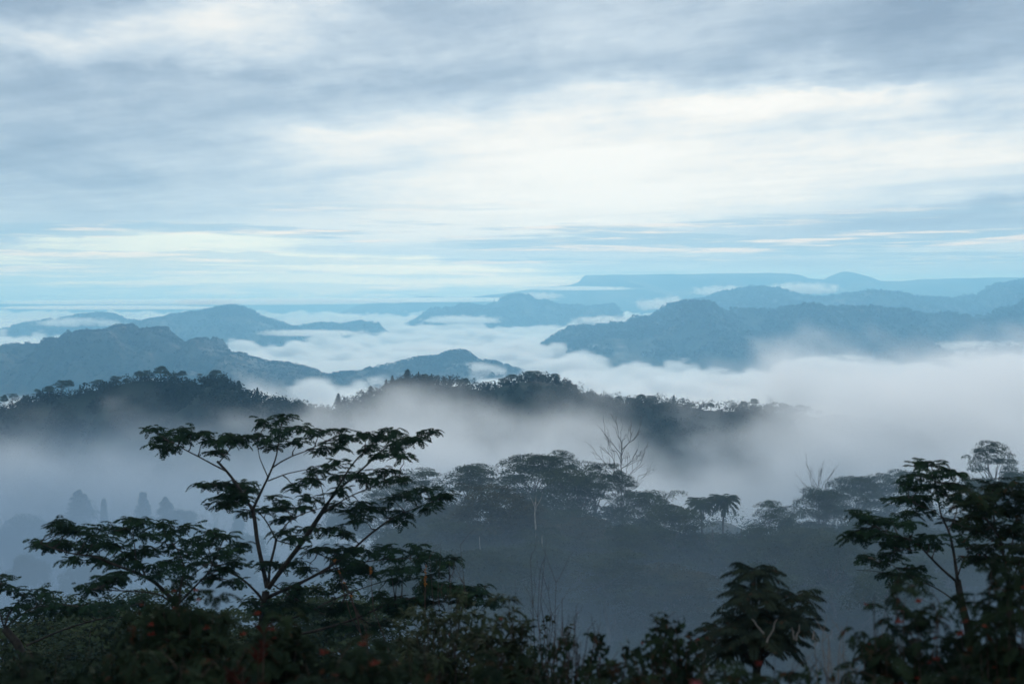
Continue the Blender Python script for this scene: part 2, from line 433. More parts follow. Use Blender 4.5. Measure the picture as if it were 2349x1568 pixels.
def f_valley(tr, x, y, z):
    b = nz(tr, xyz(tr, x * 0.024 + z * 0.014, y * 0.017, z * 0.028), 1.0, 6, 0.66) * 100.0 - 50.0
    h = y.ss(230, 520) * 28.0 - 69.0 + x.ss(62.0, 150.0) * 28.0 - x.ss(-200.0, -60.0, 5.0, 0.0) - gau(x, y, 78, 440, 30, 120) * 14.0 + gau(x, y, -45, 520, 30, 90) * 8.0 + gau(x, y, -2, 470, 48, 150) * 9.0
    d = (h + b - z).ss(0.0, 24.0) * y.ss(200, 340) * y.ss(700, 740, 1.0, 0.0)
    n2 = nz(tr, xyz(tr, x * 0.05 + z * 0.02, y * 0.035, z * 0.06), 1.0, 4, 0.6)
    return d * n2.ss(0.30, 0.70, 0.25, 1.5)


def f_mist(tr, x, y, z):
    n = nz(tr, xyz(tr, x * 0.02, y * 0.02, z * 0.03), 1.0, 3, 0.6)
    m = z.ss(-46.0, -15.0, 1.0, 0.0) * y.ss(50, 120) * y.ss(225, 300, 1.0, 0.0) * (x.ss(-80, 0, 1.5, 0.72) + x.ss(20, 70) * 0.12 + gau(x, y, -75, 240, 60, 50) * 1.1)
    return m * n.ss(0.28, 0.72, 0.45, 1.6)


def f_cloud(cx, cy, cz, rx, ry, rz, sd):
    def f(tr, x, y, z):
        a, b, c = (x - cx) / rx, (y - cy) / ry, (z - cz) / rz
        lo = c.f('LESS_THAN', 0.0) * 1.2 + 1.0            # flat base
        r = (a * a + b * b + c * c * lo).pw(0.5)
        n = nz(tr, xyz(tr, x * (1.6 / rz), y * (1.0 / rz), z * (2.0 / rz) + sd), 0.55, 5, 0.62)
        return (1.0 - r + (n - 0.5) * 2.1).ss(0.0, 0.5)
    return f


M_SEA = vol_mat('cloud_vapour', (0.96, 0.975, 1.0), 0.036, 0.3, grid=True, step=7.0)
M_VAL = vol_mat('fog_vapour', (0.94, 0.97, 1.0), 0.020, 0.3, grid=True, step=6.0)
M_MIST = vol_mat('mist_vapour', (0.36, 0.50, 0.64), 0.018, 0.2, grid=True, step=6.0)
M_CLOUD = vol_mat('small_cloud_vapour', (0.97, 0.98, 1.0), 0.020, 0.3, grid=True, step=6.0)
fog('fog', (-4160, 700, -204), (4160, 11700, -6), (470, 500, 44), f_sea, M_SEA, 'pale cloud sea filling the valleys')
fog('fog', (-420, 190, -150), (420, 745, -5), (200, 140, 48), f_valley, M_VAL, 'drifting fog between the near woods and the dark hills')
fog('mist', (-260, 40, -75), (260, 305, -12), (80, 56, 24), f_mist, M_MIST, 'bluish mist hanging in front of the near woods')
for u, v, y, w, h, label in [(1655, 668, 6900, 140, 30, 'small white cloud resting on the long blue ridge, left of a larger one'), (1845, 664, 6900, 190, 34, 'larger white cloud resting on the long blue ridge'),
                             (1520, 700, 5600, 150, 40, 'ragged white cloud rising between the double hill and the right ridge'), (1240, 680, 6900, 110, 22, 'wisp of cloud on the right shoulder of the double hill'),
                             (480, 693, 5450, 190, 20, 'cap of cloud trailing left of the pointed hill summit'), (180, 742, 5900, 210, 30, 'white cloud clinging below the far-left hill'),
                             (2060, 776, 4400, 80, 28, 'puff of cloud rising in front of the right ridge'), (1060, 735, 6300, 200, 26, 'cloud lapping the left end of the double hill'), (2100, 745, 4600, 45, 12, 'tiny cloud scrap on the right-hand slope'), (430, 694, 8900, 900, 15, 'far cloud bank hiding the horizon at left'), (1010, 688, 8900, 480, 13, 'far cloud bank hiding the horizon near the centre'), (760, 690, 7600, 620, 13, 'long low cloud bank along the horizon left of the flat topped mountain'), (250, 706, 7400, 560, 12, 'long low cloud bank under the faint range at left'), (1330, 662, 7700, 260, 12, 'thin cloud strip below the flat top of the far mountain'),
                             (1390, 735, 5000, 170, 26, 'cloud tongue between the double hill and the right ridge'), (700, 765, 5000, 330, 20, 'cloud roll lying right of the pointed hill'), (1000, 800, 3600, 240, 20, 'wisp of fog behind the knob hill'), (1750, 800, 3900, 420, 26, 'billowing cloud edge at the foot of the right ridge'), (2250, 795, 3900, 300, 28, 'billowing cloud edge at the far right of the cloud sea'), (60, 850, 2700, 260, 30, 'fog bank lying below the craggy ridge at far left')]:
    p_ = P(u, v, y); rx, rz = w * 0.5 * K * y, h * 0.5 * K * y; ry = rx * 0.5
    fog('cloud', (p_.x - rx * 1.5, y - ry * 1.5, p_.z - rz * 2), (p_.x + rx * 1.5, y + ry * 1.5, p_.z + rz * 2.2), (72, 36, 32), f_cloud(p_.x, y, p_.z, rx, ry, rz, u * 0.37), M_CLOUD, label)

# ------------------------------------------------------------------ plant builders
RNG = np.random.RandomState(11)


class Part:
    """Collects tubes and leaves, then links them as ONE mesh object."""
    def __init__(self): self.v, self.f, self.n = [], [], 0

    def add(self, V, F):
        V = np.asarray(V, float).reshape(-1, 3)
        self.v.append(V); self.f.extend((np.asarray(F, int) + self.n).tolist()); self.n += len(V)

    def tube(self, pts, r0, r1, sides=6, wob=0.0):
        pts = np.asarray(pts, float); n = len(pts)
        T = np.gradient(pts, axis=0); T /= np.linalg.norm(T, axis=1)[:, None] + 1e-9
        ref = np.array([0.31, 0.95, 0.05]) if abs(T[0, 2]) > 0.6 else np.array([0.05, 0.1, 1.0])
        A = np.cross(T, ref); A /= np.linalg.norm(A, axis=1)[:, None] + 1e-9
        B = np.cross(T, A)
        R = np.linspace(0, 1, n) ** 0.8 * (r1 - r0) + r0
        if wob: R = R * (1 + RNG.uniform(-wob, wob, n))
        an = np.arange(sides) * 2 * np.pi / sides
        V = pts[:, None, :] + R[:, None, None] * (np.cos(an)[None, :, None] * A[:, None, :] + np.sin(an)[None, :, None] * B[:, None, :])
        F = []
        for i in range(n - 1):
            for j in range(sides):
                a, b = i * sides + j, i * sides + (j + 1) % sides
                F.append((a, b, b + sides, a + sides))
        self.add(V, F)

    def leaves(self, C, D, N, L, W, droop=0.0):
        """Pointed leaves: base C, direction D, face normal N."""
        C, D, N = (np.asarray(q, float).reshape(-1, 3) for q in (C, D, N))
        n = len(C)
        if n == 0: return
        L = np.broadcast_to(np.asarray(L, float), (n,))[:, None]; W = np.broadcast_to(np.asarray(W, float), (n,))[:, None]
        D = D / (np.linalg.norm(D, axis=1)[:, None] + 1e-9)
        S = np.cross(D, N); S /= np.linalg.norm(S, axis=1)[:, None] + 1e-9
        mid = C + D * L * 0.45
        tip = C + D * L + np.array([0, 0, -1.0]) * L * droop
        V = np.stack([C, mid + S * W * 0.5, tip, mid - S * W * 0.5], 1).reshape(-1, 3)
        F = np.arange(n * 4).reshape(n, 4)
        self.add(V, F)

    def build(self, name, mat, parent=None, smooth=False, loc=(0, 0, 0)):
        V = np.concatenate(self.v) if self.v else np.zeros((0, 3))
        return mesh_obj(name, V, self.f, mat, parent, smooth, loc)

    def mesh(self, name, mat, smooth=False):
        me = bpy.data.meshes.new(name)
        me.from_pydata((np.concatenate(self.v) if self.v else np.zeros((0, 3))).tolist(), [], self.f)
        me.materials.append(mat)
        if smooth: me.polygons.foreach_set('use_smooth', [True] * len(me.polygons))
        return me


def unit(n):
    d = RNG.normal(size=(n, 3)); return d / np.linalg.norm(d, axis=1)[:, None]


def pad(part, c, rx, ry, rz, n, L, W, low=-0.35, flat=0.55):
    """A clump of leaves filling the upper shell of a flattened ellipsoid."""
    d = unit(int(n * 1.6)); d = d[d[:, 2] > low][:n]; m = len(d)
    r = 0.55 + 0.5 * RNG.rand(m) ** 0.7
    lump = 0.82 + 0.36 * fbm(d[:, 0] * 2.2 + c[0], d[:, 1] * 2.2 + c[1] + d[:, 2] * 1.7, 3, 2)
    p = np.asarray(c) + d * (r * lump)[:, None] * np.array([rx, ry, rz])
    nn = d * (1 - flat) + np.array([0, 0, flat]) + unit(m) * 0.45
    dd = np.cross(nn, unit(m)) + d * 0.4
    part.leaves(p, dd, nn, L * RNG.uniform(0.6, 1.3, m), W * RNG.uniform(0.6, 1.3, m), 0.15)


def curve(a, b, sag=0.0, n=6, wob=0.05, up=0.0):
    a, b = np.asarray(a, float), np.asarray(b, float)
    t = np.linspace(0, 1, n)[:, None]
    ln = np.linalg.norm(b - a)
    p = a + (b - a) * t + np.array([0, 0, 1.0]) * (np.sin(t * np.pi) * sag * ln + up * ln * (t * t - t))
    w = RNG.normal(size=(n, 3)) * wob * ln / n; w[0] = 0; w[-1] = 0
    return p + w


def leaf_mat(name, a, b, c=None, scale=1.2, transl=0.22):
    return surf_mat(name, a, b, scale, 0.85, 3, c, 0.05, transl)


M_LEAF = leaf_mat('forest_leaf', (0.016, 0.028, 0.016), (0.036, 0.052, 0.024), (0.050, 0.048, 0.022), 0.35)
M_LEAF2 = leaf_mat('brownish_forest_leaf', (0.022, 0.027, 0.017), (0.050, 0.050, 0.026), (0.060, 0.045, 0.024), 0.35)
M_PINE = leaf_mat('pine_needle', (0.012, 0.024, 0.018), (0.026, 0.040, 0.024), None, 0.5)
M_BARK = surf_mat('forest_bark', (0.05, 0.045, 0.04), (0.11, 0.10, 0.09), 1.5, 0.9)
M_PALE = surf_mat('pale_bark', (0.16, 0.15, 0.13), (0.28, 0.26, 0.23), 1.5, 0.9)
M_WOODS = leaf_mat('hill_wood_leaf', (0.006, 0.013, 0.011), (0.015, 0.024, 0.016), (0.021, 0.026, 0.017), 0.08)
M_GRASS = surf_mat('hill_grass', (0.040, 0.060, 0.022), (0.07, 0.08, 0.035), 0.3)


# --- tree kinds: each returns (trunk Part, crown Part) standing on the origin
def umbrella_tree(h, w, q=1.0, lq=0.42, layers=3, seed=0, open_=0.3):
    tk, cr = Part(), Part()
    RNG.seed(seed)
    top = np.array([RNG.normal() * w * 0.05, RNG.normal() * w * 0.05, h * 0.62])
    tk.tube(curve((0, 0, -1.5), top, 0, 7, 0.15), 0.022 * h, 0.012 * h, 6)
    nb = int(9 + layers * 3)
    for i in range(nb):
        a = i * 2.4 + RNG.uniform(-0.4, 0.4)
        lay = i / (nb - 1)
        r = w * 0.5 * (RNG.uniform(0.5, 1.0)) * (1.0 - 0.62 * lay)
        z = h * (0.60 + 0.36 * lay + RNG.uniform(-0.03, 0.03))
        if lay < 0.25 and RNG.rand() < open_: z -= h * RNG.uniform(0.08, 0.2)
        e = np.array([math.cos(a) * r, math.sin(a) * r, z])
        s = np.array([0, 0, 0]) + top * RNG.uniform(0.70, 1.0)
        tk.tube(curve(s, e, 0.0, 6, 0.25, 0.25), 0.008 * h, 0.002 * h, 4)
        pr = w * RNG.uniform(0.15, 0.25)
        n = int(230 * q)
        pad(cr, e, pr, pr * RNG.uniform(0.8, 1.1), pr * RNG.uniform(0.26, 0.42), n, lq, lq * 0.6, -0.2, 0.75)
        for k in range(2):
            o = e + np.array([RNG.normal() * pr * 0.8, RNG.normal() * pr * 0.8, -pr * RNG.uniform(-0.1, 0.4)])
            pad(cr, o, pr * 0.55, pr * 0.55, pr * 0.2, int(n * 0.35), lq, lq * 0.6, -0.2, 0.75)
    for i in range(9 if open_ < 0.5 else 3):
        a = i * 2.4 + 1.0
        r = w * RNG.uniform(0.12, 0.40)
        e = np.array([math.cos(a) * r, math.sin(a) * r, h * RNG.uniform(0.28, 0.6)])
        tk.tube(curve((0, 0, e[2] - 0.06 * h), e, 0.0, 4, 0.2), 0.005 * h, 0.002 * h, 4)
        pr = w * RNG.uniform(0.12, 0.2)
        pad(cr, e, pr, pr, pr * 0.5, int(190 * q), lq, lq * 0.6, -0.4, 0.6)
    return tk, cr


def round_tree(h, w, q=1.0, lq=0.42, seed=0, lowest=0.3):
    tk, cr = Part(), Part()
    RNG.seed(seed)
    top = np.array([RNG.normal() * w * 0.05, RNG.normal() * w * 0.05, h * 0.7])
    tk.tube(curve((0, 0, -1.5), top, 0, 6, 0.15), 0.024 * h, 0.010 * h, 6)
    for i in range(22):
        d = unit(1)[0]; d[2] = abs(d[2]) * 1.1 - 0.35
        rr = RNG.uniform(0.55, 1.0)
        c = np.array([0, 0, h * (0.5 + lowest * 0.4)]) + d * rr * np.array([w * 0.40, w * 0.40, h * 0.36])
        tk.tube(curve(top * RNG.uniform(0.5, 0.95), c, 0.0, 5, 0.2), 0.006 * h, 0.002 * h, 4)
        pr = w * RNG.uniform(0.12, 0.21)
        pad(cr, c, pr, pr, pr * 0.72, int(170 * q), lq, lq * 0.65, -0.5, 0.35)
    return tk, cr


def conifer(h, w, q=1.0, lq=0.5, seed=0, blunt=0.15):
    tk, cr = Part(), Part()
    RNG.seed(seed)
    tk.tube(curve((0, 0, -1.5), (RNG.normal() * 0.02 * h, 0, h * 0.98), 0, 6, 0.04), 0.018 * h, 0.003 * h, 6)
    n = 46
    gap = RNG.uniform(0.55, 1.1, 8)
    for i in range(n):
        t = i / (n - 1)
        z = h * (0.12 + 0.86 * t ** 0.9)
        env = w * 0.5 * ((1 - t) ** (1.05 - blunt * 0.9) * (1 - blunt * 0.2) + blunt * 0.35 * min(1, (1 - t) * 9))
        for k in range(5):
            a = RNG.uniform(0, 6.28)
            r = env * RNG.uniform(0.35, 1.1) * gap[int(a / 0.786) % 8] + 0.02 * w
            e = np.array([math.cos(a) * r, math.sin(a) * r, z - 0.10 * r + RNG.uniform(-0.02, 0.02) * h])
            tk.tube(curve((0, 0, z), e, 0.03, 3, 0.02), 0.003 * h, 0.001 * h, 3)
            for f in (0.45, 0.75, 1.0):
                pr = max(0.20 * r, w * 0.018) * (1.3 - 0.5 * f)
                pad(cr, np.array([0, 0, z]) + (e - np.array([0, 0, z])) * f, pr * 1.3, pr * 1.3, pr * 0.6, int(9 * q), lq, lq * 0.35, -0.7, 0.35)
    return tk, cr


def bare_tree(h, w, seed=0, n=11, thin=1.0):
    tk = Part(); tw = Part()
    RNG.seed(seed)
    tk.tube(curve((0, 0, -1.5), (0.02 * h, 0, h * 0.97), 0, 9, 0.1), 0.012 * h * thin, 0.002 * h, 6)

    def fork(a, d, ln, r, lev):
        b = a + d * ln
        pts = curve(a, b, 0, 5, 0.25, 0.16)
        tw.tube(pts, r, r * 0.4, 4)
        if lev == 0: return
        for i in range(RNG.randint(3, 5)):
            t = RNG.uniform(0.35, 1.0)
            dd = d + unit(1)[0] * 0.55 + np.array([0, 0, 0.25]); dd /= np.linalg.norm(dd)
            fork(a + (b - a) * t, dd, ln * RNG.uniform(0.32, 0.55), r * 0.5, lev - 1)
    for i in range(n):
        t = 0.40 + 0.55 * i / n
        a = i * 2.4
        d = np.array([math.cos(a), math.sin(a), RNG.uniform(0.7, 1.3)]); d /= np.linalg.norm(d)
        fork(np.array([0.02 * h * t, 0, h * t]), d, w * RNG.uniform(0.45, 0.68) * (1.15 - 0.6 * (t - 0.4)), 0.0045 * h * thin, 2)
    return tk, tw


def palm_tree(h, w, seed=0, nf=42):
    tk, cr, sk = Part(), Part(), Part()
    RNG.seed(seed)
    tp = np.array([0.03 * h, 0, h])
    tk.tube(curve((0, 0, -1.5), tp, 0, 8, 0.03), 0.022 * h + 0.06, 0.10, 8)
    for k in range(16):           # skirt of old hanging leaf bases
        a = RNG.uniform(0, 6.28)
        s = tp + np.array([math.cos(a) * 0.12, math.sin(a) * 0.12, -0.1])
        sk.leaves([s], [[math.cos(a) * 0.25, math.sin(a) * 0.25, -1.0]], [[math.cos(a), math.sin(a), 0.2]], RNG.uniform(0.5, 1.1), 0.14)
    for k in range(nf):
        a = k * 2.399 + RNG.uniform(-0.2, 0.2)
        lift = 1.9 - 2.1 * (k / nf) + RNG.uniform(-0.12, 0.12)
        ln = w * 0.62 * RNG.uniform(0.9, 1.1)
        t = np.linspace(0, 1, 12)
        out = np.array([math.cos(a), math.sin(a), 0])
        ang = math.atan(lift) - t * 1.35                        # starts at its own lift and arches over
        st_ = np.concatenate([[0], np.cumsum(np.ones(11) / 11)]) * ln
        P_ = tp + out * (np.concatenate([[0], np.cumsum(np.cos(ang[1:]) * ln / 11)]))[:, None] + np.array([0, 0, 1.0]) * (np.concatenate([[0], np.cumsum(np.sin(ang[1:]) * ln / 11)]))[:, None]
        cr.tube(P_, 0.035, 0.01, 4)
        T = np.gradient(P_, axis=0); T /= np.linalg.norm(T, axis=1)[:, None]
        side = np.cross(T, np.array([0, 0, 1.0])); side /= np.linalg.norm(side, axis=1)[:, None] + 1e-9
        tt = np.linspace(0.12, 0.99, 30); idx = tt * 11
        B = np.stack([np.interp(idx, np.arange(12), P_[:, q_]) for q_ in range(3)], 1)
        Ti = np.stack([np.interp(idx, np.arange(12), T[:, q_]) for q_ in range(3)], 1)
        Si = np.stack([np.interp(idx, np.arange(12), side[:, q_]) for q_ in range(3)], 1)
        for sgn in (-1, 1):
            D = Ti * 0.55 + Si * sgn + np.array([0, 0, -0.35]) + RNG.normal(size=(30, 3)) * 0.12
            cr.leaves(B, D, np.cross(Si, Ti) + unit(30) * 0.2, (0.95 - 0.6 * np.abs(tt - 0.45)) * w * 0.17, 0.12, 0.1)
    return tk, cr, sk


def thing(name, label, cat, loc, rz=0.0, s=1.0, group=None):
    o = bpy.data.objects.new(name, None); COL.objects.link(o)
    o.empty_display_size = 0.2
    o.location = loc; o.rotation_euler = (0, 0, rz); o.scale = (s, s, s) if not isinstance(s, tuple) else s
    tag(o, label, cat, group)
    return o


def place(name, label, cat, parts, loc, rz=0.0, s=1.0, group=None):
    """A thing made of shared part meshes: [(part name, mesh), ...]."""
    r = thing(name, label, cat, loc, rz, s, group)
    for pn, me in parts:
        c = bpy.data.objects.new(pn, me); COL.objects.link(c); c.parent = r
    return r


def kit(builder, mats, names=('trunk', 'crown')):
    ps = builder
    return [(nm, p.mesh(nm, m, nm == 'trunk')) for nm, p, m in zip(names, ps, mats)]


# ------------------------------------------------------------------ near ground
def crest_z(u):
    us = [-400, 0, 200, 600, 850, 1000, 1250, 1400, 1520, 1600, 1650, 1720, 1800, 2000, 2200, 2349, 2800]
    zs = [-54, -52, -50, -46, -41.5, -38.5, -35.5, -36.0, -39.5, -38, -36.5, -38.5, -39, -36.5, -34.5, -34.0, -33]
    return np.interp(u, us, zs)


def ground_z(x, y):
    x, y = np.asarray(x, float), np.asarray(y, float)
    base = np.interp(y, [-60, -10, 0, 6, 12, 20, 32, 50, 80, 120, 165], [-1.9, -1.65, -1.7, -2.5, -4.2, -6.8, -10.5, -18, -31, -43, -46])
    u = CX + x / (np.maximum(y, 60) * K)
    cz = crest_z(u)
    t = np.clip((y - 150) / 60.0, 0, 1); t = t * t * (3 - 2 * t)
    z = base * (1 - t) + cz * t
    t2 = np.clip((y - 235) / 220.0, 0, 1)
    z = z - t2 ** 1.1 * (z + 150)
    amp = np.clip(np.abs(y) / 150.0, 0.05, 1.0)
    return z + (fbm(x / 18.0, y / 18.0, 4, 4) - 0.5) * 4.0 * amp


def near_slope():
    ys = np.concatenate([np.linspace(-60, 40, 60), np.linspace(42, 330, 120), np.linspace(335, 560, 40)])
    ts = np.linspace(-1, 1, 160)
    Yg, Tg = np.meshgrid(ys, ts, indexing='ij')
    Xg = Tg * (40 + np.maximum(Yg, 0) * 0.75)
    Z = ground_z(Xg, Yg)
    n, m = Xg.shape
    i, j = np.meshgrid(np.arange(n - 1), np.arange(m - 1), indexing='ij'); a = (i * m + j).ravel()
    o = mesh_obj('ground', np.stack([Xg, Yg, Z], -1).reshape(-1, 3), np.stack([a, a + 1, a + m + 1, a + m], -1), M_GROUND, smooth=True)
    tag(o, 'overgrown slope falling away below the viewpoint', kind='structure')


near_slope()


# ------------------------------------------------------------------ middle woods
KITS = {
    'umbrella': [kit(umbrella_tree(15, 13, 2.3, 0.34, 3, s), (M_BARK, M_LEAF)) for s in (1, 2, 3)],
    'open': [kit(umbrella_tree(15, 11, 1.4, 0.32, 2, s, 0.6), (M_BARK, M_LEAF)) for s in (4, 5)],
    'round': [kit(round_tree(13, 10, 2.1, 0.34, s), (M_BARK, M_LEAF)) for s in (6, 7)],
    'brown': [kit(round_tree(14, 10, 2.1, 0.34, 8, 0.1), (M_BARK, M_LEAF2)), kit(umbrella_tree(14, 11, 2.2, 0.34, 3, 18), (M_BARK, M_LEAF2))],
    'pine': [kit(conifer(15, 7.0, 1.6, 0.5, s, bl), (M_BARK, M_PINE)) for s, bl in ((9, 0.5), (10, 0.0), (19, 0.1))],
    'bush': [kit(round_tree(9, 9, 2.0, 0.34, s, -0.5), (M_BARK, m_)) for s, m_ in ((31, M_LEAF), (32, M_LEAF), (33, M_LEAF2))],
    'bare': [kit(bare_tree(17, 10, s, 16), (M_BARK, M_BARK), ('trunk', 'branches')) for s in (11, 12)],
    'palm': [kit(palm_tree(6.5, 3.9, s), (M_BARK, M_LEAF, M_BARK), ('trunk', 'crown', 'skirt')) for s in (13, 14)],
}
BASEH = {'umbrella': 15.0, 'open': 15.0, 'round': 13.0, 'brown': 14.0, 'pine': 15.0, 'bare': 17.0, 'bush': 9.0, 'palm': 6.5}
KIDX = {}


def mid_tree(kind, u, vtop, y, h, label, cat='tree', group=None, name=None, wide=1.0, k=None):
    """A tree whose top shows at (u, vtop), y metres off, about h metres tall."""
    p = P(u, vtop, y)
    i = KIDX.get(kind, 0); KIDX[kind] = i + 1
    kits = KITS[kind]
    s = h / BASEH[kind]
    return place(name or kind + '_tree', label, cat, kits[(i if k is None else k) % len(kits)], (p.x, y, p.z - h * 0.97), RNG.uniform(0, 6.28), (s * wide, s * wide, s), group)


RNG.seed(77)
NAMES = {'umbrella': 'umbrella_tree', 'open': 'open_crowned_tree', 'round': 'round_tree', 'brown': 'round_tree', 'pine': 'pine_tree', 'bare': 'bare_tree', 'palm': 'palm_tree', 'bush': 'bushy_tree'}
for kind, u, v, y, h, label, wide in [
    ('open', 960, 1078, 205, 12, 'airy lace-crowned tree at the left end of the misty stand', 1.0),
    ('umbrella', 1085, 1075, 208, 13, 'flat-topped tree on the stand skyline, second from its left end', 1.0),
    ('umbrella', 1225, 1050, 210, 14, 'tallest broad domed tree at the middle of the stand skyline', 1.15),
    ('open', 1290, 1040, 214, 13, 'small lacy crown rising just right of the tallest domed tree', 0.7),
    ('open', 1365, 1062, 205, 14, 'open-branched tree just left of the tall bare tree', 0.8),
    ('umbrella', 1320, 1090, 200, 13, 'dense flat tree below the lacy crown left of the bare tree', 1.1),
    ('open', 1425, 1085, 200, 12, 'small layered tree standing in front of the tall bare tree', 0.6),
    ('umbrella', 1480, 1135, 195, 12, 'layered tree right of the bare tree trunk', 1.0),
    ('umbrella', 1540, 1165, 190, 11, 'spreading layered tree at the right end of the misty stand', 1.15),
    ('bare', 1428, 1012, 206, 15, 'tall leafless tree standing above the misty stand', 0.85),
    ('bare', 1880, 1097, 215, 12, 'smaller leafless tree above the right-hand woods', 0.8),
    ('brown', 1010, 1120, 195, 13, 'brownish round tree under the flat-topped tree, left in the stand', 1.0),
    ('brown', 1140, 1130, 185, 14, 'rust-tinged leafy tree low in the middle of the stand', 1.1),
    ('umbrella', 900, 1125, 200, 12, 'dim rounded tree behind the big feathery tree, left edge of the stand', 1.0),
    ('open', 1775, 1150, 195, 11, 'lone lacy round crown just right of the palms', 0.75),
    ('umbrella', 1880, 1128, 205, 12, 'flat tree under the smaller leafless tree', 0.9),
    ('umbrella', 1960, 1100, 215, 13, 'broad tree right of the smaller leafless tree', 1.0),
    ('umbrella', 2050, 1092, 222, 13, 'hazy broad tree behind the tall right-hand foreground tree', 1.1),
    ('open', 2275, 1020, 215, 15, 'tall lace-crowned tree at upper right above the woods', 0.75),
    ('round', 2250, 1085, 212, 11, 'round tree at the foot of the tall lace-crowned tree', 1.0),
    ('round', 2335, 1075, 208, 12, 'bushy tree at the right edge under the lace-crowned tree', 1.0),
    ('umbrella', 1735, 1210, 190, 9, 'low spreading tree at the left end of the right-hand woods', 0.9),
    ('pine', 180, 1132, 260, 17, 'thick blunt conifer in the fog, first from the left', 1.15),
    ('pine', 238, 1150, 265, 14, 'slim pointed conifer in the fog, right of the blunt one', 0.8),
    ('pine', 328, 1135, 270, 15, 'broad ragged conifer in the fog behind the big tree', 1.2),
    ('pine', 380, 1145, 262, 13, 'dim pointed conifer third in the fog, joined to a bushy tree', 0.9),
    ('round', 60, 1172, 255, 14, 'faint rounded tree mass at the far left in the fog', 1.3),
    ('round', 420, 1165, 258, 11, 'dim bushy tree in the fog right of the conifers', 1.0),
    ('pine', 545, 1165, 262, 12, 'faint conifer seen through the big tree branches', 1.2),
    ('bare', 490, 1168, 250, 12, 'faint leafless tree in the fog behind the big tree crown', 0.8),
    ('round', 800, 1150, 225, 12, 'dim round tree showing between the big tree limbs', 1.0),
]:
    mid_tree(kind, u, v, y, h, label, name=NAMES[kind], wide=wide)
for u, v, k, lb in ((1612, 1156, 0, 'left one of the pair of palms on the misty saddle'), (1657, 1150, 1, 'right one of the pair of palms on the misty saddle')):
    mid_tree('palm', u, v + 2, 198, 6.6, lb, 'palm', 'pair of palms on the saddle', 'palm_tree', 1.0, k)

# trees massed under the skyline of the stand: nothing tells them apart
for n, (ua, ub), (va, vb), kinds, label, grp in [
    (30, (880, 1560), (1150, 1300), ('umbrella', 'brown', 'round', 'umbrella'), 'dim leafy tree massed below the skyline of the misty stand', 'trees massed in the misty stand'),
    (54, (840, 1700), (1235, 1440), ('bush',), 'dim bushy tree low on the misty slope under the stand', 'bushy trees on the misty slope'),
    (16, (1720, 2349), (1180, 1300), ('umbrella', 'round', 'round'), 'dim leafy tree massed in the right-hand misty woods', 'trees massed in the right-hand woods'),
    (34, (1690, 2380), (1250, 1440), ('bush',), 'dim bushy tree low in the right-hand misty woods', 'bushy trees in the right-hand woods'),
    (14, (-20, 800), (1205, 1300), ('round', 'bush'), 'dark blurred tree deep in the fog on the left', 'trees deep in the left fog'),
]:
    for i in range(n):
        u = ua + (ub - ua) * (i + RNG.uniform(0.1, 0.9)) / n
        f = RNG.rand() if 'bush' not in kinds else ((i * 0.618) % 1.0)
        v = va + (vb - va) * f + (60 if abs(u - 1530) < 60 and 'bush' not in kinds else 0)
        y = 200 - 45 * f + RNG.uniform(-4, 4) + (45 if ub == 800 else 0)
        kd = kinds[RNG.randint(len(kinds))]
        mid_tree(kd, u, v, y, RNG.uniform(9, 12.5) if kd != 'bush' else RNG.uniform(6, 10), label, group=grp, name=NAMES[kd], wide=RNG.uniform(0.85, 1.3))
for u, v, y, h, kd, label in [(1580, 1160, 193, 10, 'bush', 'bush at the foot of the left palm'), (1634, 1168, 193, 10, 'bush', 'bush between the trunks of the two palms'), (1692, 1166, 193, 10, 'bush', 'bush right of the right palm on the saddle'),
                              (60, 1442, 64, 10, 'umbrella', 'dim layered tree at the far lower left behind the grey-green bush'), (160, 1404, 66, 10, 'umbrella', 'dim layered tree under the dark flat-crowned tree'), (265, 1420, 60, 10, 'umbrella', 'dim layered tree between the dark flat-crowned tree and the red shoots'),
                              (372, 1398, 64, 10, 'umbrella', 'dim layered tree behind the tall red-flowered shrub'), (700, 1372, 70, 11, 'umbrella', 'dim greyish tree just right of the tall feathery trunk'), (800, 1400, 66, 10, 'umbrella', 'dim greyish tree left of the olive shrub'), (520, 1450, 58, 9, 'umbrella', 'dim tree just left of the tall feathery trunk')]:
    mid_tree(kd, u, v, y, h, label, name=NAMES[kd])

# slender pale trunks standing in front of the stand
pale = Part(); RNG.seed(5)
for u, v0, v1, y, r, lb in ((1228, 1150, 1330, 178, 0.16, 'tall slender pale trunk in front of the misty stand'), (1235, 1240, 1335, 175, 0.2, 'short broken pale trunk beside the slender one'),
                            (1100, 1230, 1330, 176, 0.10, 'thin pale stem left in the misty stand'), (1243, 1228, 1330, 172, 0.10, 'thin broken snag right of the slender pale trunk')):
    a, b = P(u + 6, v1 + 25, y), P(u, v0, y)
    r_ = thing('tree_snag', lb, 'tree trunk', a)
    t_ = Part(); t_.tube(curve((0, 0, 0), tuple(b - a), 0, 8, 0.06), r, r * 0.5, 7); t_.build('trunk', M_PALE, r_, True)
    if v0 < 1200:
        t_ = Part()
        for q in range(3): t_.tube(curve(tuple((b - a) * 0.9), tuple((b - a) * 1.08 + Vector((RNG.uniform(-1, 1), 0, 0))), 0, 5, 0.1), 0.07, 0.02, 4)
        t_.build('branch', M_PALE, r_, True)


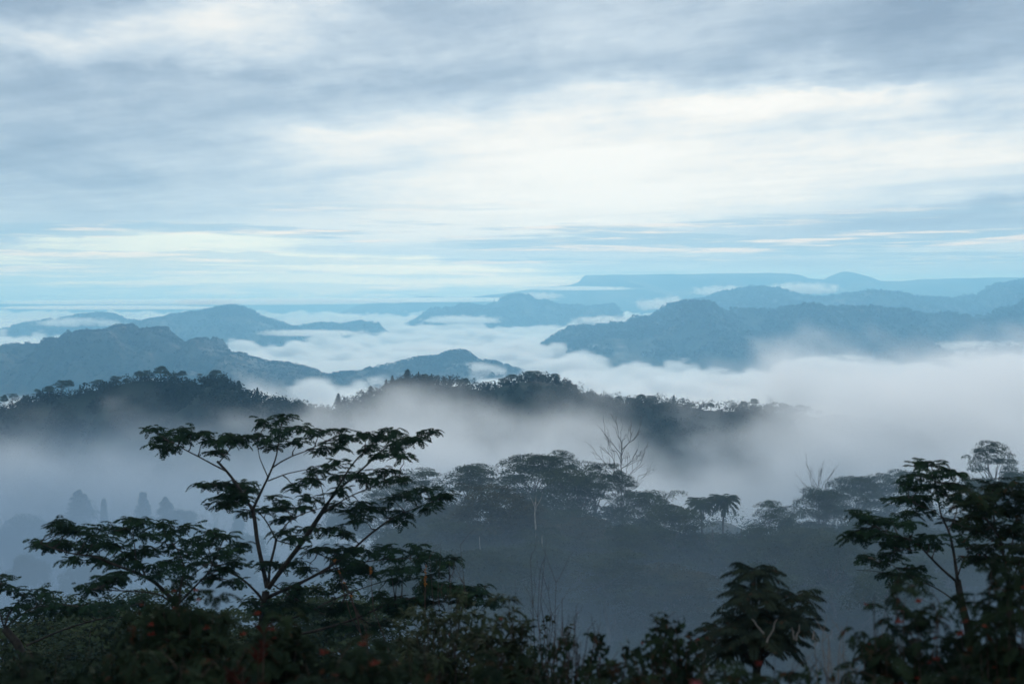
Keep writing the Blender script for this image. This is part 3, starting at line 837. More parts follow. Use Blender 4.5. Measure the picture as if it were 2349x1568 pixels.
def undergrowth():
    p = Part(); RNG.seed(21)
    n = 2600
    y = RNG.uniform(110, 235, n); u = RNG.uniform(-60, 2410, n)
    x = (u - CX) * K * y
    z = ground_z(x, y)
    for i in range(n):
        r = RNG.uniform(1.0, 2.8)
        pad(p, (x[i], y[i], z[i] + r * 0.4), r, r, r * RNG.uniform(0.6, 1.2), 75, 0.42, 0.26, -0.2, 0.4)
    o = p.build('undergrowth', M_LEAF)
    tag(o, 'misty tangled undergrowth covering the middle slope', kind='stuff')


undergrowth()


# ------------------------------------------------------------------ woods on the dark hills
dg = bpy.context.evaluated_depsgraph_get
HILLS = {}


def hill_grid(o):
    n = len(o.data.vertices); co = np.empty(n * 3); o.data.vertices.foreach_get('co', co)
    return co.reshape(-1, 3)


def far_woods(o, n, r0, seed, label):
    """Crowns on a far hillside, too many and too small to count."""
    co = hill_grid(o); RNG.seed(seed)
    zmin, zmax = co[:, 2].min(), co[:, 2].max()
    ym = co[np.argmax(co[:, 2])][1]
    co = co[(co[:, 2] > zmin + 0.25 * (zmax - zmin)) & (np.abs(co[:, 0]) < 0.40 * co[:, 1])]
    w = np.where(np.abs(co[:, 1] - np.median(co[:, 1])) < 1e9, 1.0, 1.0) + 2.0 * (co[:, 2] > zmin + 0.8 * (zmax - zmin)); w /= w.sum()
    c = co[RNG.choice(len(co), n, p=w)]
    c = c[fbm(c[:, 0] / (r0 * 14), c[:, 1] / (r0 * 14) + c[:, 2] / (r0 * 9), seed + 3, 3) > 0.34]; n = len(c)     # clearings
    r = r0 * RNG.uniform(0.4, 1.3, n) * (0.6 + 0.8 * fbm(c[:, 0] / (r0 * 9), c[:, 1] / (r0 * 9), seed, 2))
    q = 16
    d = unit(n * q); d[:, 2] = np.abs(d[:, 2]) * 1.1 - 0.2
    rr = np.repeat(r, q)[:, None]
    C = np.repeat(c, q, 0) + d * rr * np.array([1, 1, 0.95]) + np.array([0, 0, 1.0]) * rr * 0.25
    N = d + unit(n * q) * 0.4
    p = Part(); p.leaves(C, np.cross(N, unit(n * q)), N, rr[:, 0] * 0.75, rr[:, 0] * 0.6, 0.1)
    tag(p.build('woods', M_WOODS), label, kind='stuff')


def woods(o, n, seed, label, ytop, bare=None):
    co = hill_grid(o); RNG.seed(seed)
    co = co[(co[:, 2] > -135) & (co[:, 1] < ytop + 25) & (np.abs(co[:, 0]) < 0.42 * co[:, 1])]
    w = np.clip((co[:, 2] + 140) / 60, 0.02, 1); w /= w.sum()
    idx = RNG.choice(len(co), n, p=w)
    p = Part()
    for i in idx:
        c = co[i] + np.array([RNG.uniform(-.7, .7), RNG.uniform(-.7, .7), 0])
        if bare is not None and bare(c): continue
        r = RNG.uniform(1.3, 3.0)
        hh = r * RNG.uniform(0.7, 1.35)
        pad(p, c + np.array([0, 0, hh * 0.5]), r, r, hh, 64, 0.95, 0.65, -0.25, 0.3)
    w_ = p.build('woods', M_WOODS); tag(w_, label, kind='stuff')


woods(DARK_L, 1700, 31, 'dense dark wood covering the left dark hill', 595)
_kc = P(1210, 865, 623)
woods(DARK_R, 2200, 32, 'dense dark wood covering the middle dark hill', 630, lambda c: abs(c[0] - _kc.x) < 15 and 603 < c[1] < 629 and c[2] > _kc.z - 5)

ORD = ['first', 'second', 'third', 'fourth', 'fifth', 'sixth', 'seventh', 'eighth', 'ninth', 'tenth', 'eleventh', 'twelfth', 'thirteenth', 'fourteenth', 'fifteenth', 'sixteenth', 'seventeenth', 'eighteenth', 'nineteenth', 'twentieth']
WORDS = {'umbrella': 'flat-crowned tree', 'open': 'thin-crowned tree', 'round': 'round-crowned tree', 'pine': 'conifer', 'bare': 'leafless tree'}


def ridge(pts, y, where, end, group):
    RNG.seed(len(pts))
    cnt = {}
    for (u, vt), vb, kind, wd in pts:
        h = (vb - vt) * K * y * 1.12 + 1.0
        cnt[kind] = cnt.get(kind, 0) + 1
        lab = '%s %s from the left on the %s' % (ORD[cnt[kind] - 1], WORDS[kind], where)
        mid_tree(kind, u, vt, y + RNG.uniform(-3, 3), h, lab, group=group, name=NAMES[kind], wide=wd)


def rl(fn, rows): return [(fn([(x, a)])[0], fn([(x, b)])[0][1], k, w) for x, a, b, k, w in rows]


ridge(rl(R4, [(30, 905, 980, 'round', .8), (90, 900, 968, 'open', 1.2), (180, 908, 965, 'round', 1.1), (255, 870, 925, 'open', 1.1), (340, 846, 905, 'round', 1.5), (420, 812, 885, 'umbrella', 1.1),
              (472, 800, 880, 'round', 1.0), (550, 838, 872, 'pine', 1.3), (675, 806, 855, 'umbrella', 1.5), (800, 783, 840, 'umbrella', 1.3), (868, 795, 832, 'round', 1.3), (958, 740, 805, 'round', 1.2),
              (1012, 742, 800, 'umbrella', 1.1), (1110, 708, 792, 'round', 1.35), (1255, 738, 795, 'round', 1.1), (1208, 760, 798, 'umbrella', 1.2), (1375, 762, 797, 'open', 1.1), (1485, 735, 803, 'round', 1.6),
              (1643, 812, 870, 'pine', 1.6), (1770, 860, 922, 'pine', 1.5), (1700, 875, 903, 'round', 1.2), (1150, 745, 795, 'round', 1.0), (2000, 975, 998, 'round', 1.3), (1880, 945, 968, 'round', 1.3)]),
      594, 'skyline of the left dark hill', 'its left', 'trees on the left dark hill skyline')
ridge(rl(R5, [(-22, 902, 985, 'pine', 1.6), (200, 850, 920, 'pine', 1.5), (308, 805, 872, 'pine', 1.5), (350, 778, 852, 'pine', 1.5), (455, 736, 818, 'pine', 1.7), (530, 752, 818, 'pine', 1.1), (572, 760, 818, 'round', 1.3),
              (620, 767, 828, 'pine', 1.4), (657, 775, 832, 'open', 1.1), (705, 784, 838, 'pine', 1.4), (745, 781, 834, 'pine', 1.3), (800, 797, 842, 'round', 1.3), (850, 788, 852, 'round', 1.3),
              (982, 840, 864, 'pine', 1.2), (1012, 823, 862, 'pine', 1.3), (1055, 815, 852, 'pine', 1.3), (1110, 797, 838, 'umbrella', 1.5), (1175, 770, 812, 'umbrella', 1.7), (1229, 776, 800, 'umbrella', 1.1),
              (1290, 742, 800, 'round', 1.5), (1340, 748, 800, 'umbrella', 1.6), (1395, 768, 806, 'round', 1.4), (1465, 760, 818, 'round', 1.4), (1600, 838, 878, 'round', 1.2), (1740, 903, 955, 'round', 1.5)]),
      629, 'skyline of the middle dark hill', 'its left', 'trees on the middle dark hill skyline')
ridge(rl(R5, [(1805, 925, 965, 'round', 1.2), (1842, 918, 968, 'pine', 1.4), (1905, 918, 965, 'round', 1.5), (1990, 923, 962, 'round', 1.6), (2060, 902, 955, 'round', 1.4), (2130, 916, 955, 'umbrella', 1.8), (2285, 913, 965, 'pine', 1.0)]) +
      rl(R6, [(60, 968, 1000, 'round', 1.6), (190, 962, 1002, 'round', 1.5), (345, 958, 1004, 'open', 1.1), (420, 948, 990, 'round', 1.3), (490, 932, 988, 'round', 1.2), (605, 930, 995, 'bare', 1.2), (700, 965, 1004, 'round', 1.4),
              (810, 978, 1018, 'umbrella', 1.7), (860, 983, 1035, 'round', 1.2), (940, 1010, 1052, 'round', 1.3), (1030, 1045, 1090, 'round', 1.3), (1120, 1040, 1100, 'round', 1.1), (1215, 1072, 1115, 'umbrella', 1.5), (1292, 1072, 1118, 'umbrella', 1.4)]),
      628, 'fading ridge right of the middle dark hill', 'its left', 'trees on the fading ridge')

for o, n, r0, sd in ((HL[3], 9000, 11, 71), (HL[4], 5000, 10, 72), (HL[5], 9000, 9, 73), (HL[6], 3000, 9, 74), (HL[7], 2200, 9, 75), (HL[8], 6000, 6, 76), (HL[9], 2600, 5, 77), (HL[10], 1500, 5, 78), (HL[11], 11000, 2.4, 79)):
    far_woods(o, n, r0, sd, 'woods covering the ' + o['label'].split(',')[0])

# ------------------------------------------------------------------ foreground plants
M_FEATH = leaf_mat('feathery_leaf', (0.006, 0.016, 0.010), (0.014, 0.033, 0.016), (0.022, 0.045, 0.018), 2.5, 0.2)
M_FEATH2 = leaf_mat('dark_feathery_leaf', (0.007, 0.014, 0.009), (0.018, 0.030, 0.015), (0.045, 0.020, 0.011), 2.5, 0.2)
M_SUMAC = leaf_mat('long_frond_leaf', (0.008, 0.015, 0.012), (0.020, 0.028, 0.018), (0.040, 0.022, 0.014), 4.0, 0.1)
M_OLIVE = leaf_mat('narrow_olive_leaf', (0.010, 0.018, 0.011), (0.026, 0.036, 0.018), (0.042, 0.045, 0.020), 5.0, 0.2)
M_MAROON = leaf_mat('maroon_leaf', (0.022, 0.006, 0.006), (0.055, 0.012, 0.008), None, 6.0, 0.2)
M_LIMB = surf_mat('dark_limb_bark', (0.014, 0.014, 0.013), (0.040, 0.035, 0.030), 6.0, 0.9)
M_TWIG = surf_mat('reddish_twig', (0.030, 0.022, 0.020), (0.06, 0.040, 0.034), 6.0, 0.9)
M_GREYTWIG = surf_mat('grey_twig', (0.10, 0.09, 0.08), (0.17, 0.15, 0.14), 6.0, 0.9)
M_RED = surf_mat('red_flower', (0.10, 0.014, 0.010), (0.18, 0.030, 0.016), 9.0, 0.6)
M_ORANGE = surf_mat('orange_flower', (0.17, 0.055, 0.006), (0.24, 0.09, 0.01), 9.0, 0.6)
M_PINK = surf_mat('pink_petal', (0.20, 0.03, 0.05), (0.30, 0.06, 0.08), 9.0, 0.6)
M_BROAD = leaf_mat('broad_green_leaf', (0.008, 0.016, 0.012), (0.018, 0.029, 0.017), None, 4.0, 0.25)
DOWN = np.array([0, 0, -1.0])


def frond(p, b, d, L, droop=0.8, pairs=8, ll=0.3, lw=0.1, hang=0.3, stalk=0.006):
    """One feather-shaped leaf: curved midrib, leaflets in pairs."""
    d = np.asarray(d, float); d = d / (np.linalg.norm(d) + 1e-9)
    t = np.linspace(0, 1, 6)[:, None]
    pts = np.asarray(b) + d * t * L * (1 - 0.25 * droop * t) + DOWN * droop * L * 0.75 * t ** 2
    if stalk: p.tube(pts, stalk, stalk * 0.4, 3)
    s = np.linspace(0.14, 0.98, pairs); idx = s * 5
    B = np.stack([np.interp(idx, np.arange(6), pts[:, q]) for q in range(3)], 1)
    T = np.gradient(pts, axis=0); T /= np.linalg.norm(T, axis=1)[:, None]
    T = np.stack([np.interp(idx, np.arange(6), T[:, q]) for q in range(3)], 1)
    S = np.cross(T, np.array([0, 0, 1.0])); S /= np.linalg.norm(S, axis=1)[:, None] + 1e-9
    env = np.sin(0.35 + s * 2.55) ** 0.7
    for sg in (-1, 1):
        D = S * sg + T * 0.55 + DOWN * hang + RNG.normal(size=(pairs, 3)) * 0.10
        p.leaves(B, D, np.cross(S, T) + RNG.normal(size=(pairs, 3)) * 0.25, ll * L * env, lw * L, 0.12)


def rosette(p, c, r, n=11, droop=0.8, pairs=7, ll=0.33, lw=0.13, hang=0.3, up=0.25, squash=1.0):
    a0 = RNG.uniform(0, 6.28)
    for k in range(n):
        a = a0 + k * 2.399 + RNG.uniform(-0.3, 0.3)
        d = np.array([math.cos(a), math.sin(a) * squash, up + RNG.uniform(-0.3, 0.35)])
        off = np.array([RNG.normal(), RNG.normal(), RNG.normal() * 0.35]) * r * 0.30
        frond(p, np.asarray(c) + off, d, r * RNG.uniform(0.75, 1.25), droop * RNG.uniform(0.4, 1.5), pairs, ll, lw, hang)


def traced_tree(name, label, y, trunk, limbs, pads, leaf, bark=M_LIMB, tr_r=(0.14, 0.09), size=1.0, dense=11, seed=1, cat='tree', depth=1.6, group=None, pairs=7, droop=0.6):
    """Trunk and limbs follow traced lines at y metres; limbs lean in depth; leafy whorls sit on twigs grown from the nearest limb."""
    RNG.seed(seed)
    base = P(trunk[0][0], trunk[0][1], y)
    gz = float(ground_z(base.x, y)) - 0.3
    root = thing(name, label, cat, (base.x, y, gz), group=group)
    o = np.array(root.location)
    tp = [np.array([base.x, y, gz])] if gz < base.z - 0.2 else []
    tp += [np.array(P(u, v, y)) for u, v in trunk]
    t = Part(); t.tube(np.array(tp) - o, tr_r[0], tr_r[1], 9); t.build('trunk', bark, root, True)
    nodes = [np.array(q) for q in tp[1:]]
    for pts, dy, r0, r1 in limbs:
        n = len(pts)
        q = np.array([np.array(P(u, v, y + dy * (i / max(1, n - 1)) ** 0.8)) for i, (u, v) in enumerate(pts)])
        tt = np.linspace(0, n - 1, n * 4)          # smooth it
        qs = np.stack([np.interp(tt, np.arange(n), q[:, k]) for k in range(3)], 1)
        for _ in range(3): qs[1:-1] = (qs[:-2] + qs[1:-1] * 2 + qs[2:]) / 4
        l = Part(); l.tube(qs - o, r0 * 0.64, r1 * 0.75, 7, 0.05); l.build('limb', bark, root, True)
        nodes += list(qs[len(qs) // 4:])
    nodes = np.array(nodes)
    tw, cr = Part(), Part()
    for u, v, ru, rv in pads:
        cu = np.array(P(u, v, y))
        dist = np.linalg.norm((nodes - cu)[:, [0, 2]], axis=1) + 0.35 * np.maximum(0, nodes[:, 2] - cu[2])
        nb = nodes[np.argmin(dist)]
        c = np.array(P(u, v, nb[1] + RNG.uniform(-1, 1) * depth * 0.5))
        r = ru * K * y
        h = rv * K * y
        tw.tube(curve(nb, c, 0.0, 5, 0.12, 0.10) - o, 0.018 * size, 0.006 * size, 4)
        m = max(2, int(round(r / (0.145 * size))))
        for k in range(m):
            f = (k + 0.5) / m * 2 - 1
            cc = c + np.array([f * r * 0.62, RNG.uniform(-0.5, 0.5) * r, RNG.uniform(-0.5, 0.6) * h - abs(f) * h * 0.2])
            if m > 1: tw.tube(curve(c - np.array([0, 0, h * 0.5]), cc, 0, 3, 0.1) - o, 0.008 * size, 0.004 * size, 3)
            rosette(cr, cc - o, 0.27 * size, dense, droop, pairs)
    nt = len(tw.f)
    V = np.concatenate(cr.v + tw.v); F = cr.f + [[i + cr.n for i in f] for f in tw.f]
    mesh_obj('crown', V, F, [leaf, bark], root, fmat=[0] * len(cr.f) + [1] * nt)
    return root


def z2(x, y): return (516.2 + x * 0.2926, 917.6 + y * 0.2926)
def z1(x, y): return (57.4 + x * 0.2926, 917.6 + y * 0.2926)
def z4(x, y): return (516.2 + x * 0.2930, 1233.0 + y * 0.2930)
def z5(x, y): return (1147.0 + x * 0.3418, 1233.0 + y * 0.3418)
def z6(x, y): return (1892.6 + x * 0.3600, 1003.6 + y * 0.3600)
def pl(fn, pts): return [fn(*p) for p in pts]
def pd(fn, s, pts): return [fn(x, y) + (a * s, b * s) for x, y, a, b in pts]


BIG_PADS = pd(z2, .2926, [(310, 160, 60, 55), (450, 150, 80, 55), (420, 260, 130, 60), (330, 360, 120, 60), (230, 290, 70, 50), (120, 280, 80, 45), (30, 270, 60, 50), (620, 220, 110, 40), (560, 330, 90, 45),
    (740, 250, 90, 60), (760, 370, 80, 50), (900, 250, 80, 45), (880, 340, 90, 50), (960, 290, 70, 50), (1090, 290, 70, 45), (1120, 370, 80, 45), (1210, 270, 80, 45), (1300, 220, 80, 50), (1330, 320, 110, 50),
    (1400, 290, 80, 50), (1500, 300, 90, 45), (1600, 250, 55, 40), (1330, 400, 80, 45), (1400, 440, 50, 40), (1220, 430, 50, 30), (860, 490, 110, 50), (900, 580, 110, 50), (720, 580, 100, 50), (680, 640, 90, 40),
    (560, 680, 80, 45), (1040, 580, 100, 45), (1110, 620, 60, 40), (1260, 540, 70, 35), (1240, 620, 70, 35), (1360, 620, 60, 35), (660, 760, 80, 40), (620, 830, 50, 40), (850, 830, 60, 40), (900, 700, 60, 40),
    (90, 660, 100, 40), (180, 690, 60, 40), (150, 760, 100, 45), (60, 740, 70, 50), (420, 780, 90, 50), (470, 850, 80, 40), (330, 860, 70, 40), (470, 910, 80, 40), (170, 870, 60, 40), (40, 820, 60, 40),
    (1100, 820, 80, 40), (1180, 850, 80, 40), (1000, 850, 80, 40), (1050, 920, 80, 40), (1320, 760, 80, 45), (1450, 740, 110, 45), (1560, 700, 100, 45), (1680, 760, 90, 55), (1730, 730, 60, 45), (1600, 820, 80, 40),
    (1380, 870, 80, 40), (1340, 930, 50, 30), (450, 1020, 120, 45), (560, 1060, 90, 35), (640, 1000, 100, 40), (820, 1010, 120, 45), (930, 1040, 90, 45), (700, 1160, 60, 40), (830, 1170, 100, 50), (900, 1230, 120, 50),
    (400, 1290, 110, 45), (560, 1270, 80, 40), (620, 1330, 70, 40), (310, 1280, 60, 35)]) + pd(z1, .2926, [(1010, 230, 55, 30), (1060, 300, 70, 40), (1130, 280, 60, 45), (1210, 230, 90, 50), (1240, 310, 80, 40), (1300, 270, 50, 45),
    (1400, 260, 60, 40), (1450, 330, 80, 40), (1560, 300, 70, 45), (1650, 300, 90, 50), (1520, 400, 60, 40), (1400, 660, 40, 25), (1480, 660, 80, 35), (1580, 650, 80, 35), (1680, 660, 70, 40), (1560, 760, 80, 35),
    (1540, 800, 60, 35), (1650, 720, 80, 40), (1060, 360, 30, 30), (1135, 375, 25, 25)]) + pd(z4, .293, [(880, 130, 100, 50), (1000, 170, 110, 60), (1270, 80, 80, 40), (1480, 80, 100, 40), (1300, 150, 90, 45), (1660, 150, 80, 70), (1400, 250, 120, 50),
    (1350, 320, 120, 60), (1000, 300, 120, 60), (900, 380, 100, 50), (760, 430, 90, 45), (560, 420, 70, 40), (400, 520, 80, 40), (620, 530, 100, 50), (800, 560, 120, 50), (950, 540, 100, 60), (860, 650, 120, 50),
    (1000, 680, 110, 50), (1250, 480, 100, 40), (1450, 480, 110, 40), (1650, 420, 80, 40), (1800, 380, 70, 35), (1950, 390, 60, 30), (1550, 130, 70, 50), (220, 500, 80, 40)])
RNG.seed(90)
for eu, ev, er, es, en in ((880, 1290, 110, 55, 9), (960, 1330, 110, 50, 8), (860, 1390, 90, 50, 7), (1050, 1345, 90, 40, 4), (750, 1350, 80, 50, 6), (660, 1390, 60, 40, 4)):
    for _ in range(en): BIG_PADS.append((eu + RNG.uniform(-1, 1) * er, ev + RNG.uniform(-1, 1) * es, 26, 12))
BIG_LIMBS = [
    (pl(z2, [(315, 1600), (265, 1520), (130, 1390), (0, 1330)]) + pl(z1, [(1450, 1250), (1250, 1190), (1100, 1120), (980, 1080)]), -1.2, .055, .012),
    (pl(z2, [(330, 1470), (290, 1280), (250, 1100), (235, 950), (215, 860)]), 0.3, .085, .060),
    (pl(z2, [(215, 860), (130, 720), (50, 600), (-20, 520), (-60, 480)]), 0.8, .055, .038),
    (pl(z2, [(20, 560), (-100, 500), (-190, 450), (-310, 390), (-390, 340), (-460, 310)]), 0.9, .034, .012),
    (pl(z2, [(-50, 490), (10, 420), (60, 360), (110, 300)]), -0.6, .024, .010),
    (pl(z2, [(215, 860), (280, 720), (330, 620), (370, 530), (400, 450), (420, 340), (440, 200)]), -0.9, .055, .014),
    (pl(z2, [(370, 530), (440, 480), (540, 430), (660, 390), (780, 320)]), -1.6, .030, .012),
    (pl(z2, [(340, 630), (480, 575), (600, 550), (760, 520)]), -1.4, .024, .010),
    (pl(z2, [(335, 600), (300, 520), (270, 450), (250, 330)]), -0.4, .022, .010),
    (pl(z2, [(340, 1465), (350, 1300), (390, 1150), (400, 1095)]), 0.9, .050, .040),
    (pl(z2, [(400, 1095), (330, 950), (240, 850), (110, 740), (60, 680)]), 1.6, .030, .012),
    (pl(z2, [(400, 1095), (480, 960), (600, 890), (740, 850), (860, 800)]), 1.7, .028, .012),
    (pl(z2, [(400, 1095), (520, 1130), (640, 1170), (800, 1230), (900, 1290)]), 1.8, .024, .012),
    (pl(z2, [(340, 1470), (470, 1290), (600, 1120), (720, 940), (790, 830)]), -0.6, .090, .065),
    (pl(z2, [(790, 830), (860, 720), (920, 620), (970, 540), (1040, 450), (1130, 370), (1210, 290)]), -1.4, .045, .014),
    (pl(z2, [(790, 820), (900, 690), (1030, 580), (1130, 490), (1230, 390), (1330, 320), (1480, 290), (1600, 260)]), 0.2, .050, .012),
    (pl(z2, [(740, 910), (860, 820), (1000, 740), (1130, 690), (1230, 640), (1350, 620)]), -1.2, .030, .012),
    (pl(z2, [(700, 560), (760, 680), (780, 800)][::-1]), -1.2, .020, .010),
    (pl(z4, [(320, 470), (480, 400), (640, 330), (800, 240), (960, 130), (1100, 0)]) + pl(z2, [(1200, 1000), (1330, 910), (1450, 860), (1560, 820), (1680, 770)]), 1.0, .070, .014),
    (pl(z4, [(560, 380), (700, 290), (900, 225), (1100, 185), (1300, 160), (1560, 160)]), -1.5, .036, .012),
    (pl(z4, [(310, 640), (480, 640), (650, 590), (800, 500), (1000, 420), (1200, 350), (1380, 300)]), 1.8, .045, .012),
    (pl(z4, [(300, 760), (600, 760), (1000, 645), (1200, 550), (1350, 490), (1600, 450), (1850, 390), (2080, 370)]), -2.2, .060, .012),
    (pl(z4, [(350, 350), (430, 400), (560, 480), (700, 560), (860, 640)]), 1.2, .03, .012),
]
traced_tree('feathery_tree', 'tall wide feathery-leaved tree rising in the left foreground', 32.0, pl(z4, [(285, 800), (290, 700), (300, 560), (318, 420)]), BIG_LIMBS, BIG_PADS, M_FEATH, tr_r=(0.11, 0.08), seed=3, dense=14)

LEFT_PADS = pd(z1, .2926, [(270, 950, 50, 25), (320, 990, 50, 45), (380, 1000, 50, 40), (110, 1110, 40, 25), (180, 1130, 70, 35), (260, 1110, 60, 40), (350, 1130, 70, 40), (390, 1250, 60, 30), (520, 1020, 60, 35), (590, 1050, 80, 45),
    (700, 1020, 80, 45), (800, 1010, 90, 55), (830, 930, 60, 40), (900, 960, 90, 50), (950, 1040, 90, 50), (1080, 980, 90, 45), (1120, 1060, 110, 50), (1250, 1010, 100, 45), (1330, 1080, 110, 50), (1480, 1020, 90, 40),
    (1560, 1070, 90, 45), (600, 1130, 90, 45), (480, 1150, 80, 40), (560, 1220, 80, 40), (700, 1150, 90, 40), (860, 1180, 100, 45), (980, 1180, 100, 50), (1150, 1170, 110, 50), (1300, 1190, 100, 45), (1420, 1130, 100, 45),
    (780, 1240, 90, 40), (900, 1280, 100, 35), (640, 1260, 70, 30), (1100, 1270, 110, 40), (1250, 1280, 100, 40), (1050, 1350, 90, 30), (640, 1380, 80, 35), (710, 1420, 70, 35), (580, 1440, 60, 35), (490, 1470, 40, 30),
    (740, 1350, 50, 25), (1480, 1230, 90, 45), (1600, 1180, 80, 45), (1380, 1290, 90, 40), (1560, 1330, 70, 40), (1460, 1400, 70, 35), (1650, 1260, 70, 40), (1690, 1120, 60, 40), (1230, 1400, 80, 35), (1640, 1420, 60, 35)])
LEFT_LIMBS = [
    (pl(z1, [(1200, 1620), (1100, 1500), (1000, 1410), (850, 1340), (700, 1290), (550, 1220), (400, 1210), (220, 1160), (120, 1120)]), -1.0, .075, .012),
    (pl(z1, [(940, 1370), (900, 1270), (850, 1230), (750, 1180), (600, 1120), (430, 1080), (340, 1000)]), 1.0, .036, .012),
    (pl(z1, [(1200, 1620), (1220, 1450), (1250, 1300), (1200, 1170), (1100, 1060)]), 0.8, .045, .012),
    (pl(z1, [(870, 1250), (860, 1150), (850, 1050), (830, 950)]), 0.4, .020, .010),
    (pl(z1, [(1200, 1600), (1340, 1450), (1450, 1340), (1500, 1200), (1560, 1090)]), -0.9, .040, .012),
    (pl(z1, [(1200, 1620), (1050, 1510), (870, 1495), (700, 1490), (560, 1480)]), -1.5, .030, .012),
    (pl(z1, [(1150, 1560), (1250, 1420), (1400, 1300), (1600, 1190)]), 1.2, .024, .012),
]
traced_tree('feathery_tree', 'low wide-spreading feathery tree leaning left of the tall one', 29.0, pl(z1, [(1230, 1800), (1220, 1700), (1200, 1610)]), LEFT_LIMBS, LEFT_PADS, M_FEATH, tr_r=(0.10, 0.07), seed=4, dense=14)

# far-left flat crown running in from the edge of the view
FL = pd(lambda x, y: (x * 0.2441, 1290 + y * 0.2441), .2441, [(20, 120, 60, 40), (40, 190, 70, 40), (15, 250, 50, 40), (130, 250, 80, 40), (220, 280, 90, 45), (330, 260, 100, 45), (430, 260, 90, 45), (470, 310, 60, 45), (380, 330, 100, 50),
    (280, 360, 90, 45), (160, 400, 100, 45), (90, 440, 70, 35), (560, 390, 70, 45), (470, 410, 100, 45), (350, 430, 110, 50), (240, 470, 90, 45), (520, 450, 90, 40), (660, 400, 70, 40), (750, 390, 90, 45), (860, 370, 90, 45),
    (700, 450, 90, 45), (800, 450, 100, 45), (980, 390, 80, 40), (1080, 390, 80, 45), (1150, 380, 70, 40), (1060, 450, 90, 40), (920, 440, 90, 40), (1310, 330, 80, 40), (1250, 380, 70, 40), (1380, 400, 80, 45)])
traced_tree('spreading_tree', 'dark flat-crowned tree at the lower left edge below the feathery trees', 38.0, [(60, 1520), (40, 1475), (10, 1440)],
            [([(10, 1440), (20, 1405), (45, 1375), (75, 1365), (110, 1360)], 1.0, .05, .012), ([(10, 1440), (60, 1400), (100, 1385), (140, 1385), (180, 1390)], -1.5, .04, .012), ([(60, 1480), (150, 1440), (250, 1412), (330, 1418), (400, 1425)][::1], 1.0, .05, .014),
             ([(250, 1412), (280, 1395), (330, 1380)], 0.6, .02, .01), ([(10, 1440), (-5, 1390), (0, 1340), (5, 1320)], 0, .04, .012)],
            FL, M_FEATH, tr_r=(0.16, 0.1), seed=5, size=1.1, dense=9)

# right-hand tree
RT_PADS = pd(z6, .36, [(620, 150, 60, 30), (680, 170, 80, 30), (740, 200, 90, 35), (800, 230, 60, 30), (560, 240, 80, 30), (650, 250, 90, 35), (530, 290, 60, 30), (600, 310, 90, 35), (700, 290, 100, 40), (800, 300, 80, 40), (860, 290, 50, 25),
    (480, 390, 70, 25), (560, 370, 80, 30), (650, 380, 90, 30), (780, 360, 80, 35), (560, 460, 70, 25), (640, 440, 60, 25), (860, 380, 80, 40), (230, 480, 70, 30), (280, 510, 80, 30), (360, 530, 80, 30), (430, 520, 60, 25),
    (530, 540, 60, 25), (190, 590, 60, 25), (200, 630, 50, 20), (280, 590, 70, 30), (370, 600, 80, 30), (470, 620, 90, 30), (560, 650, 90, 30), (680, 630, 70, 25), (700, 690, 60, 25), (400, 660, 60, 30), (420, 720, 80, 35),
    (260, 760, 50, 20), (370, 790, 60, 25), (500, 680, 80, 30), (570, 830, 70, 30), (590, 870, 50, 30), (840, 540, 60, 30), (850, 640, 60, 30), (900, 560, 60, 30), (440, 870, 60, 20), (560, 880, 50, 20)])
RT_LIMBS = [
    (pl(z6, [(845, 905), (820, 720), (790, 590), (740, 500), (720, 400), (700, 250)]), 0.2, .045, .010),
    (pl(z6, [(840, 915), (760, 850), (660, 750), (600, 680), (520, 640), (400, 600), (250, 540)]), -0.8, .035, .008),
    (pl(z6, [(620, 700), (560, 720), (430, 700)]), -0.6, .012, .006),
    (pl(z6, [(870, 1080), (780, 1000), (680, 940), (560, 900), (440, 870), (330, 850), (200, 840)]), 0.9, .022, .006),
    (pl(z6, [(490, 860), (420, 800), (300, 765)]), 0.7, .009, .005),
    (pl(z6, [(850, 870), (880, 770), (920, 740), (900, 640)]), -0.6, .018, .008),
    (pl(z6, [(790, 590), (830, 500), (850, 420), (870, 380)]), 0.7, .016, .007),
    (pl(z6, [(745, 510), (690, 460), (620, 440), (540, 400)]), 0.7, .014, .007),
    (pl(z6, [(740, 500), (640, 380), (560, 260), (620, 160)][:1] + [(z6(735, 430)), z6(660, 330), z6(590, 250)]), -0.6, .014, .007),
]
traced_tree('slender_tree', 'slender forked tree with feathery leaves in the right foreground', 22.0, pl(z6, [(960, 1560), (940, 1380), (910, 1200), (870, 1050), (845, 905)]), RT_LIMBS, RT_PADS, M_FEATH, tr_r=(0.09, 0.05), seed=6, size=0.85, depth=1.2, dense=9)
RR_PADS = pd(z6, .36, [(950, 350, 90, 40), (1040, 300, 80, 35), (1110, 330, 80, 35), (1190, 350, 70, 35), (1250, 300, 40, 30), (930, 430, 80, 40), (1000, 390, 80, 40), (1080, 420, 80, 40), (1160, 470, 80, 40), (960, 600, 80, 40), (1060, 560, 90, 45),
    (1150, 580, 100, 50), (1220, 540, 70, 50), (1240, 440, 60, 45), (980, 680, 70, 40), (1100, 680, 90, 45), (1200, 690, 80, 50), (950, 500, 70, 40), (1280, 360, 60, 40), (1290, 620, 60, 50), (1010, 480, 80, 40), (1180, 780, 80, 40), (1270, 780, 70, 40),
    (960, 790, 70, 40), (1060, 770, 70, 40)])
